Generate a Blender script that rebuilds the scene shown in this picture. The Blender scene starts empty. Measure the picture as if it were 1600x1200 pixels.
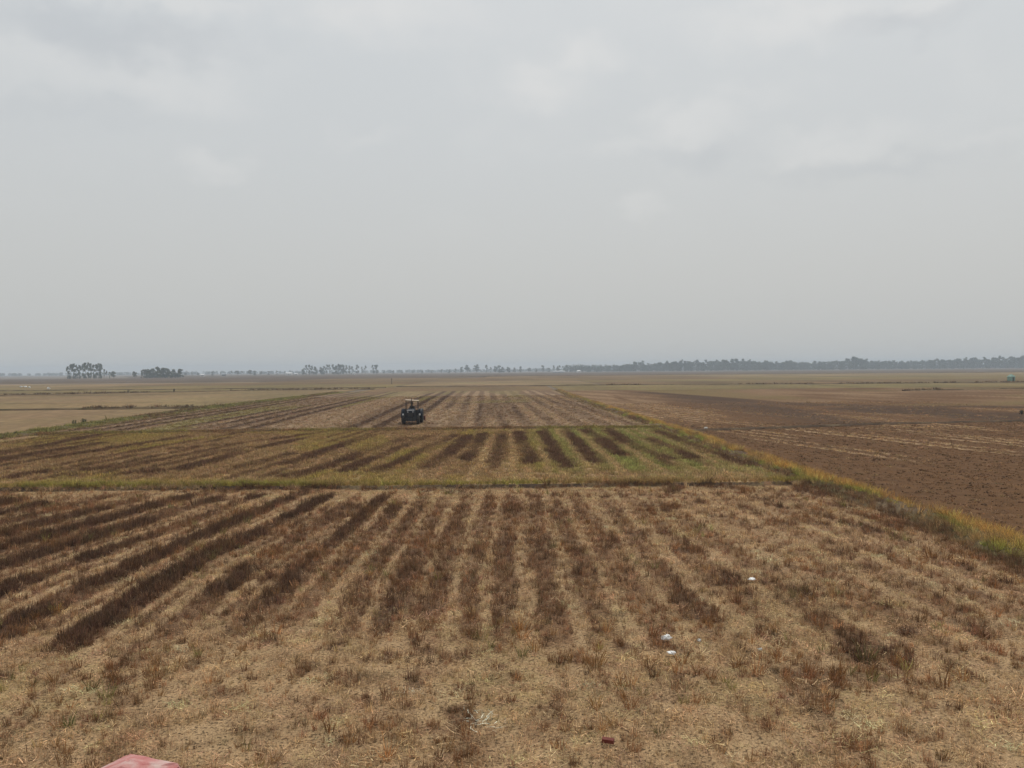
import bpy, bmesh, math, random
import numpy as np
from mathutils import Vector, Matrix, Euler

# ------------------------------------------------------------------ camera, sky, sun, exposure
S = bpy.context.scene
COL = S.collection
R = math.radians
cam_d = bpy.data.cameras.new('camera')
cam_d.sensor_width = 36.0
cam_d.lens = 36.0 * 1300 / 1600
cam_d.clip_start = 0.05
cam_d.clip_end = 9000
cam = bpy.data.objects.new('camera', cam_d)
COL.objects.link(cam)
cam.matrix_world = (Matrix.Translation((0, 0, 5.2)) @ Matrix.Rotation(R(90 - 0.97), 4, 'X')
                    @ Matrix.Rotation(R(-0.5), 4, 'Z'))
S.camera = cam
S.view_settings.view_transform = 'Standard'
S.view_settings.look = 'None'
S.view_settings.exposure = 0.0
S.view_settings.gamma = 1.0
S.view_settings.use_curve_mapping = False
S.cycles.max_bounces = 6
S.cycles.volume_bounces = 1
S.cycles.transparent_max_bounces = 8
S.cycles.use_denoising = True

SUN_EL, SUN_AZ = 56.0, 22.0            # azimuth measured from +Y (straight ahead) towards +X
W = bpy.data.worlds.new('World')
S.world = W
W.use_nodes = True


def build_sky():
    nt = W.node_tree
    N = nt.nodes
    L = nt.links
    N.clear()
    out = N.new('ShaderNodeOutputWorld')
    bg = N.new('ShaderNodeBackground')
    bg.inputs['Strength'].default_value = 0.1
    L.new(bg.outputs[0], out.inputs[0])
    sky = N.new('ShaderNodeTexSky')
    sky.sky_type = 'NISHITA'
    sky.sun_disc = False
    sky.sun_elevation = R(SUN_EL)
    sky.sun_rotation = R(SUN_AZ)
    sky.dust_density = 6.0
    sky.air_density = 1.5
    tc = N.new('ShaderNodeTexCoord')
    sep = N.new('ShaderNodeSeparateXYZ')
    L.new(tc.outputs['Generated'], sep.inputs[0])

    def math_(op, a, b=None, c=None, clamp=False):
        n = N.new('ShaderNodeMath')
        n.operation = op
        n.use_clamp = clamp
        for i, v in enumerate((a, b, c)):
            if v is None:
                continue
            if isinstance(v, (int, float)):
                n.inputs[i].default_value = v
            else:
                L.new(v, n.inputs[i])
        return n.outputs[0]

    def maprange(v, a, b, c, d):
        n = N.new('ShaderNodeMapRange')
        n.interpolation_type = 'SMOOTHSTEP'
        L.new(v, n.inputs[0])
        for i, q in enumerate((a, b, c, d)):
            n.inputs[i + 1].default_value = q
        return n.outputs[0]
    # hazy air: a little warmer and darker low down, cooler and brighter higher up
    ramp = N.new('ShaderNodeValToRGB')
    el = ramp.color_ramp.elements
    el[0].position = 0.0
    el[0].color = (0.548, 0.556, 0.545, 1)
    el[1].position = 1.0
    el[1].color = (0.74, 0.775, 0.80, 1)
    for p, c in ((0.12, (0.578, 0.589, 0.585)), (0.25, (0.602, 0.624, 0.634)), (0.42, (0.625, 0.655, 0.674))):
        e = el.new(p)
        e.color = (*c, 1)
    L.new(sep.outputs[2], ramp.inputs[0])
    # soft drifting cloud everywhere, denser where the photograph has its cloud heads
    mp = N.new('ShaderNodeMapping')
    mp.inputs['Scale'].default_value = (1, 1, 1.5)
    L.new(tc.outputs['Generated'], mp.inputs[0])
    nz = N.new('ShaderNodeTexNoise')
    nz.inputs['Scale'].default_value = 7.0
    nz.inputs['Detail'].default_value = 5.0
    nz.inputs['Roughness'].default_value = 0.55
    L.new(mp.outputs[0], nz.inputs['Vector'])
    nz2 = N.new('ShaderNodeTexNoise')
    nz2.inputs['Scale'].default_value = 19.0
    nz2.inputs['Detail'].default_value = 5.0
    L.new(mp.outputs[0], nz2.inputs['Vector'])
    sub = N.new('ShaderNodeVectorMath')
    sub.operation = 'SUBTRACT'
    L.new(nz2.outputs['Color'], sub.inputs[0])
    sub.inputs[1].default_value = (0.5, 0.5, 0.5)
    mad = N.new('ShaderNodeVectorMath')
    mad.operation = 'MULTIPLY_ADD'
    L.new(sub.outputs[0], mad.inputs[0])
    mad.inputs[1].default_value = (0.10, 0.10, 0.075)
    L.new(tc.outputs['Generated'], mad.inputs[2])
    # (direction, half width, half height, amount): bright heads and dim undersides
    heads = [((-0.452, 0.838, 0.312), .14, .030, .55), ((-0.350, 0.868, 0.300), .07, .022, .5),
             ((-0.367, 0.852, 0.385), .13, .014, .8), ((-0.50, 0.79, 0.372), .07, .02, .6),
             ((-0.15, 0.905, 0.395), .12, .024, .7), ((-0.310, 0.925, 0.225), .040, .012, .45),
             ((-0.165, 0.950, 0.265), .035, .011, .3), ((0.035, 0.946, 0.322), .060, .022, .65),
             ((0.089, 0.932, 0.346), .042, .024, .75), ((0.300, 0.879, 0.368), .095, .026, .8),
             ((0.425, 0.838, 0.368), .060, .018, .75), ((0.200, 0.939, 0.276), .050, .022, .6),
             ((0.140, 0.953, 0.254), .060, .014, .4), ((0.350, 0.906, 0.244), .080, .018, .55),
             ((0.143, 0.971, 0.190), .040, .012, .4), ((0.275, 0.911, 0.302), .040, .016, .3),
             ((0.48, 0.85, 0.225), .05, .012, .3)]
    unders = [((-0.400, 0.845, 0.345), .11, .020, 1.0), ((0.392, 0.850, 0.350), .055, .014, .9),
              ((0.220, 0.946, 0.240), .050, .018, .7), ((0.392, 0.902, 0.214), .10, .012, .55),
              ((-0.44, 0.86, 0.27), .08, .012, .35)]

    def blobs(lst):
        total = None
        for c, sx, sz, amt in lst:
            d = N.new('ShaderNodeVectorMath')
            d.operation = 'SUBTRACT'
            L.new(mad.outputs[0], d.inputs[0])
            d.inputs[1].default_value = c
            m = N.new('ShaderNodeVectorMath')
            m.operation = 'MULTIPLY'
            L.new(d.outputs[0], m.inputs[0])
            m.inputs[1].default_value = (1 / sx, 0.6 / sx, 1 / sz)
            ln = N.new('ShaderNodeVectorMath')
            ln.operation = 'LENGTH'
            L.new(m.outputs[0], ln.inputs[0])
            v = maprange(ln.outputs['Value'], 0.0, 1.7, amt, 0.0)
            total = v if total is None else math_('MAXIMUM', total, v)
        return total
    h = blobs(heads)
    u = blobs(unders)
    gen = maprange(nz.outputs['Fac'], 0.45, 0.75, 0.0, 0.30)
    high = maprange(sep.outputs[2], 0.08, 0.34, 0.0, 1.0)
    h2 = math_('ADD', math_('MULTIPLY', h, math_('MULTIPLY_ADD', nz2.outputs['Fac'], 0.9, 0.55)), math_('MULTIPLY', gen, high))
    mix1 = N.new('ShaderNodeMix')
    mix1.data_type = 'RGBA'
    L.new(math_('MULTIPLY', h2, 0.66, None, True), mix1.inputs[0])
    L.new(ramp.outputs[0], mix1.inputs[6])
    mix1.inputs[7].default_value = (0.745, 0.745, 0.735, 1)
    mix2 = N.new('ShaderNodeMix')
    mix2.data_type = 'RGBA'
    L.new(math_('MULTIPLY', u, 0.42, None, True), mix2.inputs[0])
    L.new(mix1.outputs[2], mix2.inputs[6])
    mix2.inputs[7].default_value = (0.47, 0.50, 0.535, 1)
    sc = N.new('ShaderNodeVectorMath')
    sc.operation = 'SCALE'
    L.new(mix2.outputs[2], sc.inputs[0])
    sc.inputs['Scale'].default_value = 10.0
    fin = N.new('ShaderNodeMix')
    fin.data_type = 'RGBA'
    fin.inputs[0].default_value = 0.93
    L.new(sky.outputs[0], fin.inputs[6])
    L.new(sc.outputs[0], fin.inputs[7])
    L.new(fin.outputs[2], bg.inputs['Color'])


build_sky()
sun_d = bpy.data.lights.new('sun', 'SUN')
sun_d.energy = 1.5
sun_d.angle = R(12)
sun_d.color = (1.0, 0.95, 0.87)
sun = bpy.data.objects.new('sun', sun_d)
COL.objects.link(sun)
sd = Vector((math.sin(R(SUN_AZ)) * math.cos(R(SUN_EL)), math.cos(R(SUN_AZ)) * math.cos(R(SUN_EL)), math.sin(R(SUN_EL))))
sun.rotation_euler = sd.to_track_quat('Z', 'Y').to_euler()
sun.location = (20, 60, 80)

# ------------------------------------------------------------------ helpers
rng = np.random.default_rng(11)
random.seed(5)
_tab = np.random.default_rng(3).random((256, 256))


def vnoise(x, y):
    xi = np.floor(x).astype(int)
    yi = np.floor(y).astype(int)
    fx = x - xi
    fy = y - yi
    fx = fx * fx * (3 - 2 * fx)
    fy = fy * fy * (3 - 2 * fy)
    a = _tab[xi & 255, yi & 255]
    b = _tab[(xi + 1) & 255, yi & 255]
    c = _tab[xi & 255, (yi + 1) & 255]
    d = _tab[(xi + 1) & 255, (yi + 1) & 255]
    return (a * (1 - fx) + b * fx) * (1 - fy) + (c * (1 - fx) + d * fx) * fy


def fbm(x, y, o=4):
    s = 0
    a = 0.5
    t = 0
    for i in range(o):
        s = s + a * vnoise(x * 2 ** i + 17.3 * i, y * 2 ** i + 9.1 * i)
        t += a
        a *= 0.5
    return s / t


def ss(a, b, x):
    t = np.clip((x - a) / (b - a), 0, 1)
    return t * t * (3 - 2 * t)


def poly_dist(X, Y, pl):
    best = np.full(X.shape, 1e9)
    for (x0, y0), (x1, y1) in zip(pl[:-1], pl[1:]):
        dx, dy = x1 - x0, y1 - y0
        t = np.clip(((X - x0) * dx + (Y - y0) * dy) / (dx * dx + dy * dy), 0, 1)
        best = np.minimum(best, np.hypot(X - x0 - t * dx, Y - y0 - t * dy))
    return best


def tag(o, label=None, cat=None, group=None, kind=None):
    if label:
        o['label'] = label
    if cat:
        o['category'] = cat
    if group:
        o['group'] = group
    if kind:
        o['kind'] = kind
    return o


def link(name, me, mat=None, parent=None, smooth=False):
    o = bpy.data.objects.new(name, me)
    COL.objects.link(o)
    if mat is not None:
        for m in (mat if isinstance(mat, (list, tuple)) else [mat]):
            me.materials.append(m)
    if parent is not None:
        o.parent = parent
    if smooth:
        me.polygons.foreach_set('use_smooth', [True] * len(me.polygons))
    return o


def empty(name, loc=(0, 0, 0), rz=0.0):
    o = bpy.data.objects.new(name, None)
    COL.objects.link(o)
    o.location = loc
    o.rotation_euler = (0, 0, rz)
    o.empty_display_size = 0.2
    return o


def from_bm(name, bm, mat=None, parent=None, smooth=False):
    me = bpy.data.meshes.new(name)
    bm.normal_update()
    bm.to_mesh(me)
    bm.free()
    return link(name, me, mat, parent, smooth)


def box(bm, x0, x1, y0, y1, z0, z1, bev=0.0, mtx=None):
    r = bmesh.ops.create_cube(bm, size=1.0)
    vs = r['verts']
    for v in vs:
        v.co = Vector(((x0 + x1) / 2 + v.co.x * (x1 - x0), (y0 + y1) / 2 + v.co.y * (y1 - y0), (z0 + z1) / 2 + v.co.z * (z1 - z0)))
    if bev > 0:
        es = list({e for v in vs for e in v.link_edges})
        rb = bmesh.ops.bevel(bm, geom=es, offset=bev, segments=2, profile=0.6, affect='EDGES')
        vs = list({v for f in rb['faces'] for v in f.verts} | {v for v in vs if v.is_valid})
    if mtx is not None:
        for v in vs:
            v.co = mtx @ v.co
    return vs


def tube(bm, pts, r, n=8, r2=None):
    pts = [Vector(p) for p in pts]
    rings = []
    for i, p in enumerate(pts):
        d = (pts[min(i + 1, len(pts) - 1)] - pts[max(i - 1, 0)]).normalized()
        u = d.orthogonal().normalized() if abs(d.z) > 0.9 else d.cross(Vector((0, 0, 1))).normalized()
        w = d.cross(u)
        f = i / max(1, len(pts) - 1)
        rr = r if r2 is None else r + (r2 - r) * f
        rings.append([bm.verts.new(p + (u * math.cos(2 * math.pi * k / n) + w * math.sin(2 * math.pi * k / n)) * rr) for k in range(n)])
    for a, b in zip(rings[:-1], rings[1:]):
        for k in range(n):
            bm.faces.new((a[k], a[(k + 1) % n], b[(k + 1) % n], b[k]))
    bm.faces.new(rings[0][::-1])
    bm.faces.new(rings[-1])


def lathe_x(bm, prof, n=28):
    """profile of (x, radius) turned about the X axis"""
    rings = [[bm.verts.new((x, r * math.cos(2 * math.pi * k / n), r * math.sin(2 * math.pi * k / n))) for k in range(n)] for x, r in prof]
    for a, b in zip(rings[:-1], rings[1:]):
        for k in range(n):
            bm.faces.new((a[k], a[(k + 1) % n], b[(k + 1) % n], b[k]))
    bm.faces.new(rings[0][::-1])
    bm.faces.new(rings[-1])


# ------------------------------------------------------------------ materials
def nodes(mat):
    mat.use_nodes = True
    nt = mat.node_tree
    return nt, nt.nodes, nt.links, nt.nodes['Principled BSDF']


def simple(name, col, rough=0.7, metal=0.0, var=0.25, scale=8.0, bump=0.1):
    """plain painted / earthen material with noise wear"""
    m = bpy.data.materials.new(name)
    nt, N, L, b = nodes(m)
    tc = N.new('ShaderNodeTexCoord')
    nz = N.new('ShaderNodeTexNoise')
    nz.inputs['Scale'].default_value = scale
    nz.inputs['Detail'].default_value = 6
    L.new(tc.outputs['Object'], nz.inputs['Vector'])
    mx = N.new('ShaderNodeMix')
    mx.data_type = 'RGBA'
    L.new(nz.outputs['Fac'], mx.inputs[0])
    mx.inputs[6].default_value = (*[c * (1 - var) for c in col], 1)
    mx.inputs[7].default_value = (*[min(1, c * (1 + var)) for c in col], 1)
    L.new(mx.outputs[2], b.inputs['Base Color'])
    b.inputs['Roughness'].default_value = rough
    b.inputs['Metallic'].default_value = metal
    if bump:
        bp = N.new('ShaderNodeBump')
        bp.inputs['Strength'].default_value = bump
        L.new(nz.outputs['Fac'], bp.inputs['Height'])
        L.new(bp.outputs[0], b.inputs['Normal'])
    return m


def blade_material(name, rough=0.8, trans=0.3):
    """stalks and blades; each clump carries its own tint"""
    m = bpy.data.materials.new(name)
    nt, N, L, b = nodes(m)
    at = N.new('ShaderNodeAttribute')
    at.attribute_type = 'INSTANCER'
    at.attribute_name = 'tint'
    tc = N.new('ShaderNodeTexCoord')
    nz = N.new('ShaderNodeTexNoise')
    nz.inputs['Scale'].default_value = 35
    L.new(tc.outputs['Object'], nz.inputs['Vector'])
    hs = N.new('ShaderNodeHueSaturation')
    mr = N.new('ShaderNodeMapRange')
    L.new(nz.outputs['Fac'], mr.inputs[0])
    mr.inputs[1].default_value = 0.3
    mr.inputs[2].default_value = 0.7
    mr.inputs[3].default_value = 0.65
    mr.inputs[4].default_value = 1.4
    bl = N.new('ShaderNodeAttribute')
    bl.attribute_name = 'blade_tone'
    mu = N.new('ShaderNodeMath')
    mu.operation = 'MULTIPLY'
    L.new(mr.outputs[0], mu.inputs[0])
    L.new(bl.outputs['Fac'], mu.inputs[1])
    L.new(mu.outputs[0], hs.inputs['Value'])
    L.new(at.outputs['Color'], hs.inputs['Color'])
    L.new(hs.outputs[0], b.inputs['Base Color'])
    b.inputs['Roughness'].default_value = rough
    b.inputs['Specular IOR Level'].default_value = 0.2
    tr = N.new('ShaderNodeBsdfTranslucent')
    L.new(hs.outputs[0], tr.inputs[0])
    ms = N.new('ShaderNodeMixShader')
    ms.inputs[0].default_value = trans
    L.new(b.outputs[0], ms.inputs[1])
    L.new(tr.outputs[0], ms.inputs[2])
    L.new(ms.outputs[0], N['Material Output'].inputs[0])
    return m


def field_material(name, straw, bare, green, dark, fine=1.0, bump=0.6, speck=0.30):
    """a field: bare earth / straw cover / green regrowth / rotted dark stubble, mixed by the surface's cover mask"""
    m = bpy.data.materials.new(name)
    nt, N, L, b = nodes(m)
    at = N.new('ShaderNodeAttribute')
    at.attribute_name = 'cover'
    sep = N.new('ShaderNodeSeparateColor')
    L.new(at.outputs['Color'], sep.inputs[0])
    tc = N.new('ShaderNodeTexCoord')

    def noise(scale, det=5, rough=0.6, sx=1, sy=1):
        mp = N.new('ShaderNodeMapping')
        mp.inputs['Scale'].default_value = (sx, sy, 1)
        L.new(tc.outputs['Object'], mp.inputs[0])
        n = N.new('ShaderNodeTexNoise')
        n.inputs['Scale'].default_value = scale
        n.inputs['Detail'].default_value = det
        n.inputs['Roughness'].default_value = rough
        L.new(mp.outputs[0], n.inputs['Vector'])
        return n.outputs['Fac']
    n1 = noise(9 * fine, 6, 0.7)
    n2 = noise(1.4 * fine, 5, 0.6)
    n3 = noise(40 * fine, 3, 0.7, 1, 0.6)

    def mix(fac, a, c, blend='MIX'):
        x = N.new('ShaderNodeMix')
        x.data_type = 'RGBA'
        x.blend_type = blend
        if isinstance(fac, (int, float)):
            x.inputs[0].default_value = fac
        else:
            L.new(fac, x.inputs[0])
        for i, q in ((6, a), (7, c)):
            if isinstance(q, tuple):
                x.inputs[i].default_value = (*q, 1)
            else:
                L.new(q, x.inputs[i])
        return x.outputs[2]

    def jitter(mask, amt):
        a = N.new('ShaderNodeMath')
        a.operation = 'MULTIPLY_ADD'
        L.new(n1, a.inputs[0])
        a.inputs[1].default_value = amt
        a.inputs[2].default_value = -amt / 2
        c = N.new('ShaderNodeMath')
        c.operation = 'ADD'
        L.new(a.outputs[0], c.inputs[0])
        L.new(mask, c.inputs[1])
        d = N.new('ShaderNodeMapRange')
        d.interpolation_type = 'SMOOTHSTEP'
        L.new(c.outputs[0], d.inputs[0])
        d.inputs[1].default_value = 0.15
        d.inputs[2].default_value = 0.85
        return d.outputs[0]
    c = mix(jitter(sep.outputs[0], 0.9), bare, straw)
    c = mix(jitter(sep.outputs[1], 0.8), c, green)
    c = mix(jitter(sep.outputs[2], 0.6), c, dark)
    v = N.new('ShaderNodeMapRange')
    L.new(n3, v.inputs[0])
    v.inputs[1].default_value = 0.25
    v.inputs[2].default_value = 0.75
    v.inputs[3].default_value = 0.55
    v.inputs[4].default_value = 1.4
    v2 = N.new('ShaderNodeMapRange')
    L.new(n2, v2.inputs[0])
    v2.inputs[1].default_value = 0.3
    v2.inputs[2].default_value = 0.7
    v2.inputs[3].default_value = 0.82
    v2.inputs[4].default_value = 1.16
    mm = N.new('ShaderNodeMath')
    mm.operation = 'MULTIPLY'
    L.new(v.outputs[0], mm.inputs[0])
    L.new(v2.outputs[0], mm.inputs[1])
    n4 = noise(17 * fine, 4, 0.6)  # dark specks: shaded gaps between the straws, put into the base colour
    sp = N.new('ShaderNodeMapRange')
    L.new(n4, sp.inputs[0])
    sp.inputs[1].default_value = 0.39
    sp.inputs[2].default_value = 0.49
    sp.inputs[3].default_value = speck
    sp.inputs[4].default_value = 1.08
    m3 = N.new('ShaderNodeMath')
    m3.operation = 'MULTIPLY'
    L.new(mm.outputs[0], m3.inputs[0])
    L.new(sp.outputs[0], m3.inputs[1])
    hs = N.new('ShaderNodeHueSaturation')
    L.new(m3.outputs[0], hs.inputs['Value'])
    L.new(c, hs.inputs['Color'])
    L.new(hs.outputs[0], b.inputs['Base Color'])
    b.inputs['Roughness'].default_value = 0.95
    b.inputs['Specular IOR Level'].default_value = 0.1
    bp = N.new('ShaderNodeBump')
    bp.inputs['Strength'].default_value = bump
    bp.inputs['Distance'].default_value = 0.06
    L.new(n1, bp.inputs['Height'])
    L.new(bp.outputs[0], b.inputs['Normal'])
    return m


M_BLADE = blade_material('dry_stalks')
M_GRASS = blade_material('grass_blades', 0.6, 0.4)
STRAW, BARE, GREEN, DARK = (0.405, 0.270, 0.146), (0.230, 0.128, 0.066), (0.25, 0.215, 0.065), (0.118, 0.068, 0.040)
M_NEAR = field_material('stubble_ground', STRAW, BARE, GREEN, DARK)
M_MID = field_material('regrowth_ground', (0.41, 0.275, 0.138), (0.235, 0.138, 0.067), (0.255, 0.205, 0.068), (0.118, 0.067, 0.038), 0.6)
M_THIRD = field_material('harvested_ground', (0.320, 0.214, 0.126), (0.192, 0.117, 0.064), (0.215, 0.172, 0.066), (0.105, 0.061, 0.037), 0.35)
M_PLOUGH = field_material('ploughed_earth', (0.37, 0.245, 0.135), (0.132, 0.066, 0.027), (0.17, 0.120, 0.044), (0.070, 0.039, 0.021), 1.0, 0.4, 0.75)

# ------------------------------------------------------------------ rows and cover of the fields (world metres)
ROW_Y = (12.0, 22.0, 34.0)            # centres of the uncut brown rows across the near field, at three distances
ROW_X = ((-24.5, -22.5, -20.5, -18.5, -16.5, -14.6, -12.6, -10.3, -8.5, -6.9, -5.4, -4.5, -3.2, -2.4, -1.6, -.9, -.2, .8, 1.9, 3.0, 3.9, 5.2, 6.6, 8.0, 9.4, 10.5, 11.6, 12.7),
         (-23.2, -21.3, -19.4, -17.5, -15.6, -14.0, -12.2, -10.3, -8.7, -6.9, -5.6, -4.6, -3.7, -2.75, -1.85, -1.05, -.3, .8, 1.8, 2.8, 3.7, 5.0, 6.2, 7.8, 9.35, 10.4, 11.5, 12.6),
         (-20.2, -18.6, -17.0, -15.5, -13.6, -12.2, -10.8, -9.2, -7.7, -6.5, -5.3, -4.4, -3.6, -2.8, -2.0, -1.05, -.1, .9, 1.6, 2.3, 3.8, 4.7, 5.6, 6.9, 8.6, 9.7, 10.8, 12.2))
MID = [
    [(-10.9, 40.2), (-10.0, 44.8), (-9.3, 53.6), (-7.9, 62.8)], [(-8.6, 42.3), (-8.1, 49.9), (-6.5, 64.4)],
    [(-7.2, 41.4), (-6.3, 46.7), (-5.6, 54.9), (-4.6, 65.4)], [(-4.6, 44.4), (-3.9, 50.7), (-3.4, 64.1)],
    [(-2.8, 47.4), (-2.4, 52.5), (-2.4, 65.8)], [(-1.0, 46.3), (-0.8, 54.5), (-1.0, 67.7)],
    [(1.1, 45.2), (1.0, 51.4), (0.4, 67.5)], [(2.9, 43.9), (2.6, 50.1), (2.5, 67.3)],
    [(4.6, 45.9), (4.6, 58.3), (4.3, 68.4)], [(6.5, 48.4), (6.4, 61.3), (5.9, 68.9)],
    [(8.8, 46.2), (8.3, 49.7), (7.9, 59.0), (7.9, 68.7)], [(10.4, 46.0), (10.2, 51.8), (9.7, 59.8)],
    [(12.3, 42.9), (11.9, 52.9), (11.8, 68.2)],
    [(-25.1, 40.6), (-24.7, 43.4), (-22.0, 44.3), (-21.0, 47.2), (-19.8, 52.4), (-17.2, 56.5), (-15.5, 64.1)],
    [(-21.8, 41.9), (-19.1, 42.5), (-17.6, 44.0), (-17.2, 48.9), (-17.7, 53.9)], [(-33.1, 53.6), (-32.8, 56.5), (-34.1, 68.6)],
    [(-14.7, 44.9), (-13.9, 51.9)], [(-23.0, 55.6), (-19.5, 59.6), (-15.9, 68.6)], [(-28, 50), (-27, 58), (-26, 67)], [(-30.5, 47), (-30, 60)],
    [(-12.4, 46), (-11.8, 56), (-11, 66)]]
BUND_X = [(4, 13.9), (22, 14.0), (29, 14.2), (40, 13.7), (50, 13.5), (86, 13.1), (150, 11.7), (207, 11.2)]


def bund_x(Y):
    return np.interp(Y, [a for a, b in BUND_X], [b for a, b in BUND_X])


def row_phase(X, Y):
    """distance from the nearest row centre as a fraction of the row spacing (0 centre, 1 midway), and the row's number"""
    idx = np.arange(len(ROW_X[0]))
    ph = [np.interp(X, r, idx) for r in ROW_X]
    t1 = np.clip((Y - ROW_Y[0]) / (ROW_Y[1] - ROW_Y[0]), 0, 1)
    t2 = np.clip((Y - ROW_Y[1]) / (ROW_Y[2] - ROW_Y[1]), 0, 1)
    p = np.where(Y < ROW_Y[1], ph[0] * (1 - t1) + ph[1] * t1, ph[1] * (1 - t2) + ph[2] * t2)
    k = np.round(p)
    return 2 * np.abs(p - k), k


def near_cover(X, Y):
    wx = X + 0.34 * (fbm(X * 0.9, Y * 0.35 + 40) - 0.5) + 0.10 * (fbm(X * 3.0, Y * 2.0 + 11, 2) - 0.5)
    f, k = row_phase(wx, Y)
    left = ss(-2.5, -8.0, X)
    right = ss(-0.5, 3.5, X)
    rough = fbm(X * 2.2 + 7, Y * 1.1 + 3, 4)
    along = fbm(k * 7.31, Y * 0.24 + k * 3.7, 3)                  # each row comes and goes along its length
    # brown row cores
    core = ss(0.70 - 0.08 * (1 - left) + 0.35 * (along - 0.5), 0.16, f + 0.9 * (rough - 0.5))
    amp = 0.46 + 0.58 * left - 0.13 * right
    near_end = 16.2 + 3.4 * (1 - left) - 4.0 * right + 6.0 * (fbm(X * 0.8, Y * 0.0 + 9.3) - 0.5)
    reach = ss(-2.0, 3.2, Y - near_end)
    dark = amp * core * (0.22 + 0.25 * left + 0.85 * ss(0.38, 0.60, along)) * reach
    dark *= ss(36.0, 33.6, Y + 1.6 * (fbm(X * 0.6, Y * 0.0 + 2.2) - 0.5))
    # brown over everything between the lines at mid distance, strongest left of centre
    haze_b = (0.30 + 0.16 * ss(7, 2, np.abs(X + 1.5)) + 0.16 * left - 0.08 * right) * ss(13.5, 18.5, Y + 3 * (rough - 0.5)) * ss(35, 31, Y) * (0.35 + 1.3 * fbm(X * 0.7, Y * 0.25 + 60))
    dark = np.maximum(dark, haze_b)
    dark = np.maximum(dark, 0.62 * ss(-11.5, -14.0, X) * ss(27.0, 29, Y) * ss(35, 32.5, Y) * (0.6 + 0.6 * rough))
    # pale lines of pressed straw midway between the rows; a wide row spacing has a brown core between two pale lines
    wide = ss(-5.2, -6.4, X)
    line1 = ss(0.42, 0.10, np.abs(f - 0.90) + 0.25 * (rough - 0.5))
    line2 = ss(0.26, 0.08, np.abs(f - 0.70) + 0.20 * (rough - 0.5))
    pale = (line1 * (1 - wide) + line2 * wide) * (0.45 + 0.55 * ss(0.35, 0.55, fbm(k * 3.3 + X * 0.4, Y * 0.2 + 21, 2))) * ss(12, 15.5, Y)
    dark = dark * (1 - (0.62 + 0.12 * left) * pale * (0.5 + 0.5 * ss(14, 18, Y)))
    # scattered small brown stubble patches over the trampled straw
    pt = 0.62 * ss(0.54, 0.66, fbm(X * 1.3 + 30, Y * 0.8, 5)) * ss(0.38, 0.56, fbm(X * 0.35 + 3, Y * 0.25 + 28, 2))
    pt = np.maximum(pt, 0.50 * ss(0.575, 0.68, fbm(X * 3.0 + 3, Y * 2.0 + 8, 3)))
    pt = np.maximum(pt, 0.55 * ss(0.9, 0.3, np.hypot((X - 6.5 + 0.1 * (Y - 16)) * 1.2, (Y - 15.8) * 0.35) + 1.2 * (rough - 0.5)))
    pt *= 0.6 + 0.4 * ss(10.5, 15, Y)
    dark = np.clip(np.maximum(dark, pt * (1 - 0.5 * pale)), 0, 1)
    straw = np.clip(0.66 + 0.4 * pale - 0.85 * dark + 0.28 * ss(17, 13, Y) + 0.6 * (fbm(X * 0.9, Y * 0.5 + 70) - 0.5) + 0.3 * ss(34, 35.5, Y), 0, 1)
    olive = 0.35 * ss(0.50, 0.66, fbm(X * 0.35 + 80, Y * 0.3, 3)) * (1 - dark)
    olive = np.maximum(olive, 0.30 * ss(4.0, 1.0, np.hypot((X - 6.2), (Y - 18.5) * 0.8)))
    return straw, olive, dark


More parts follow.
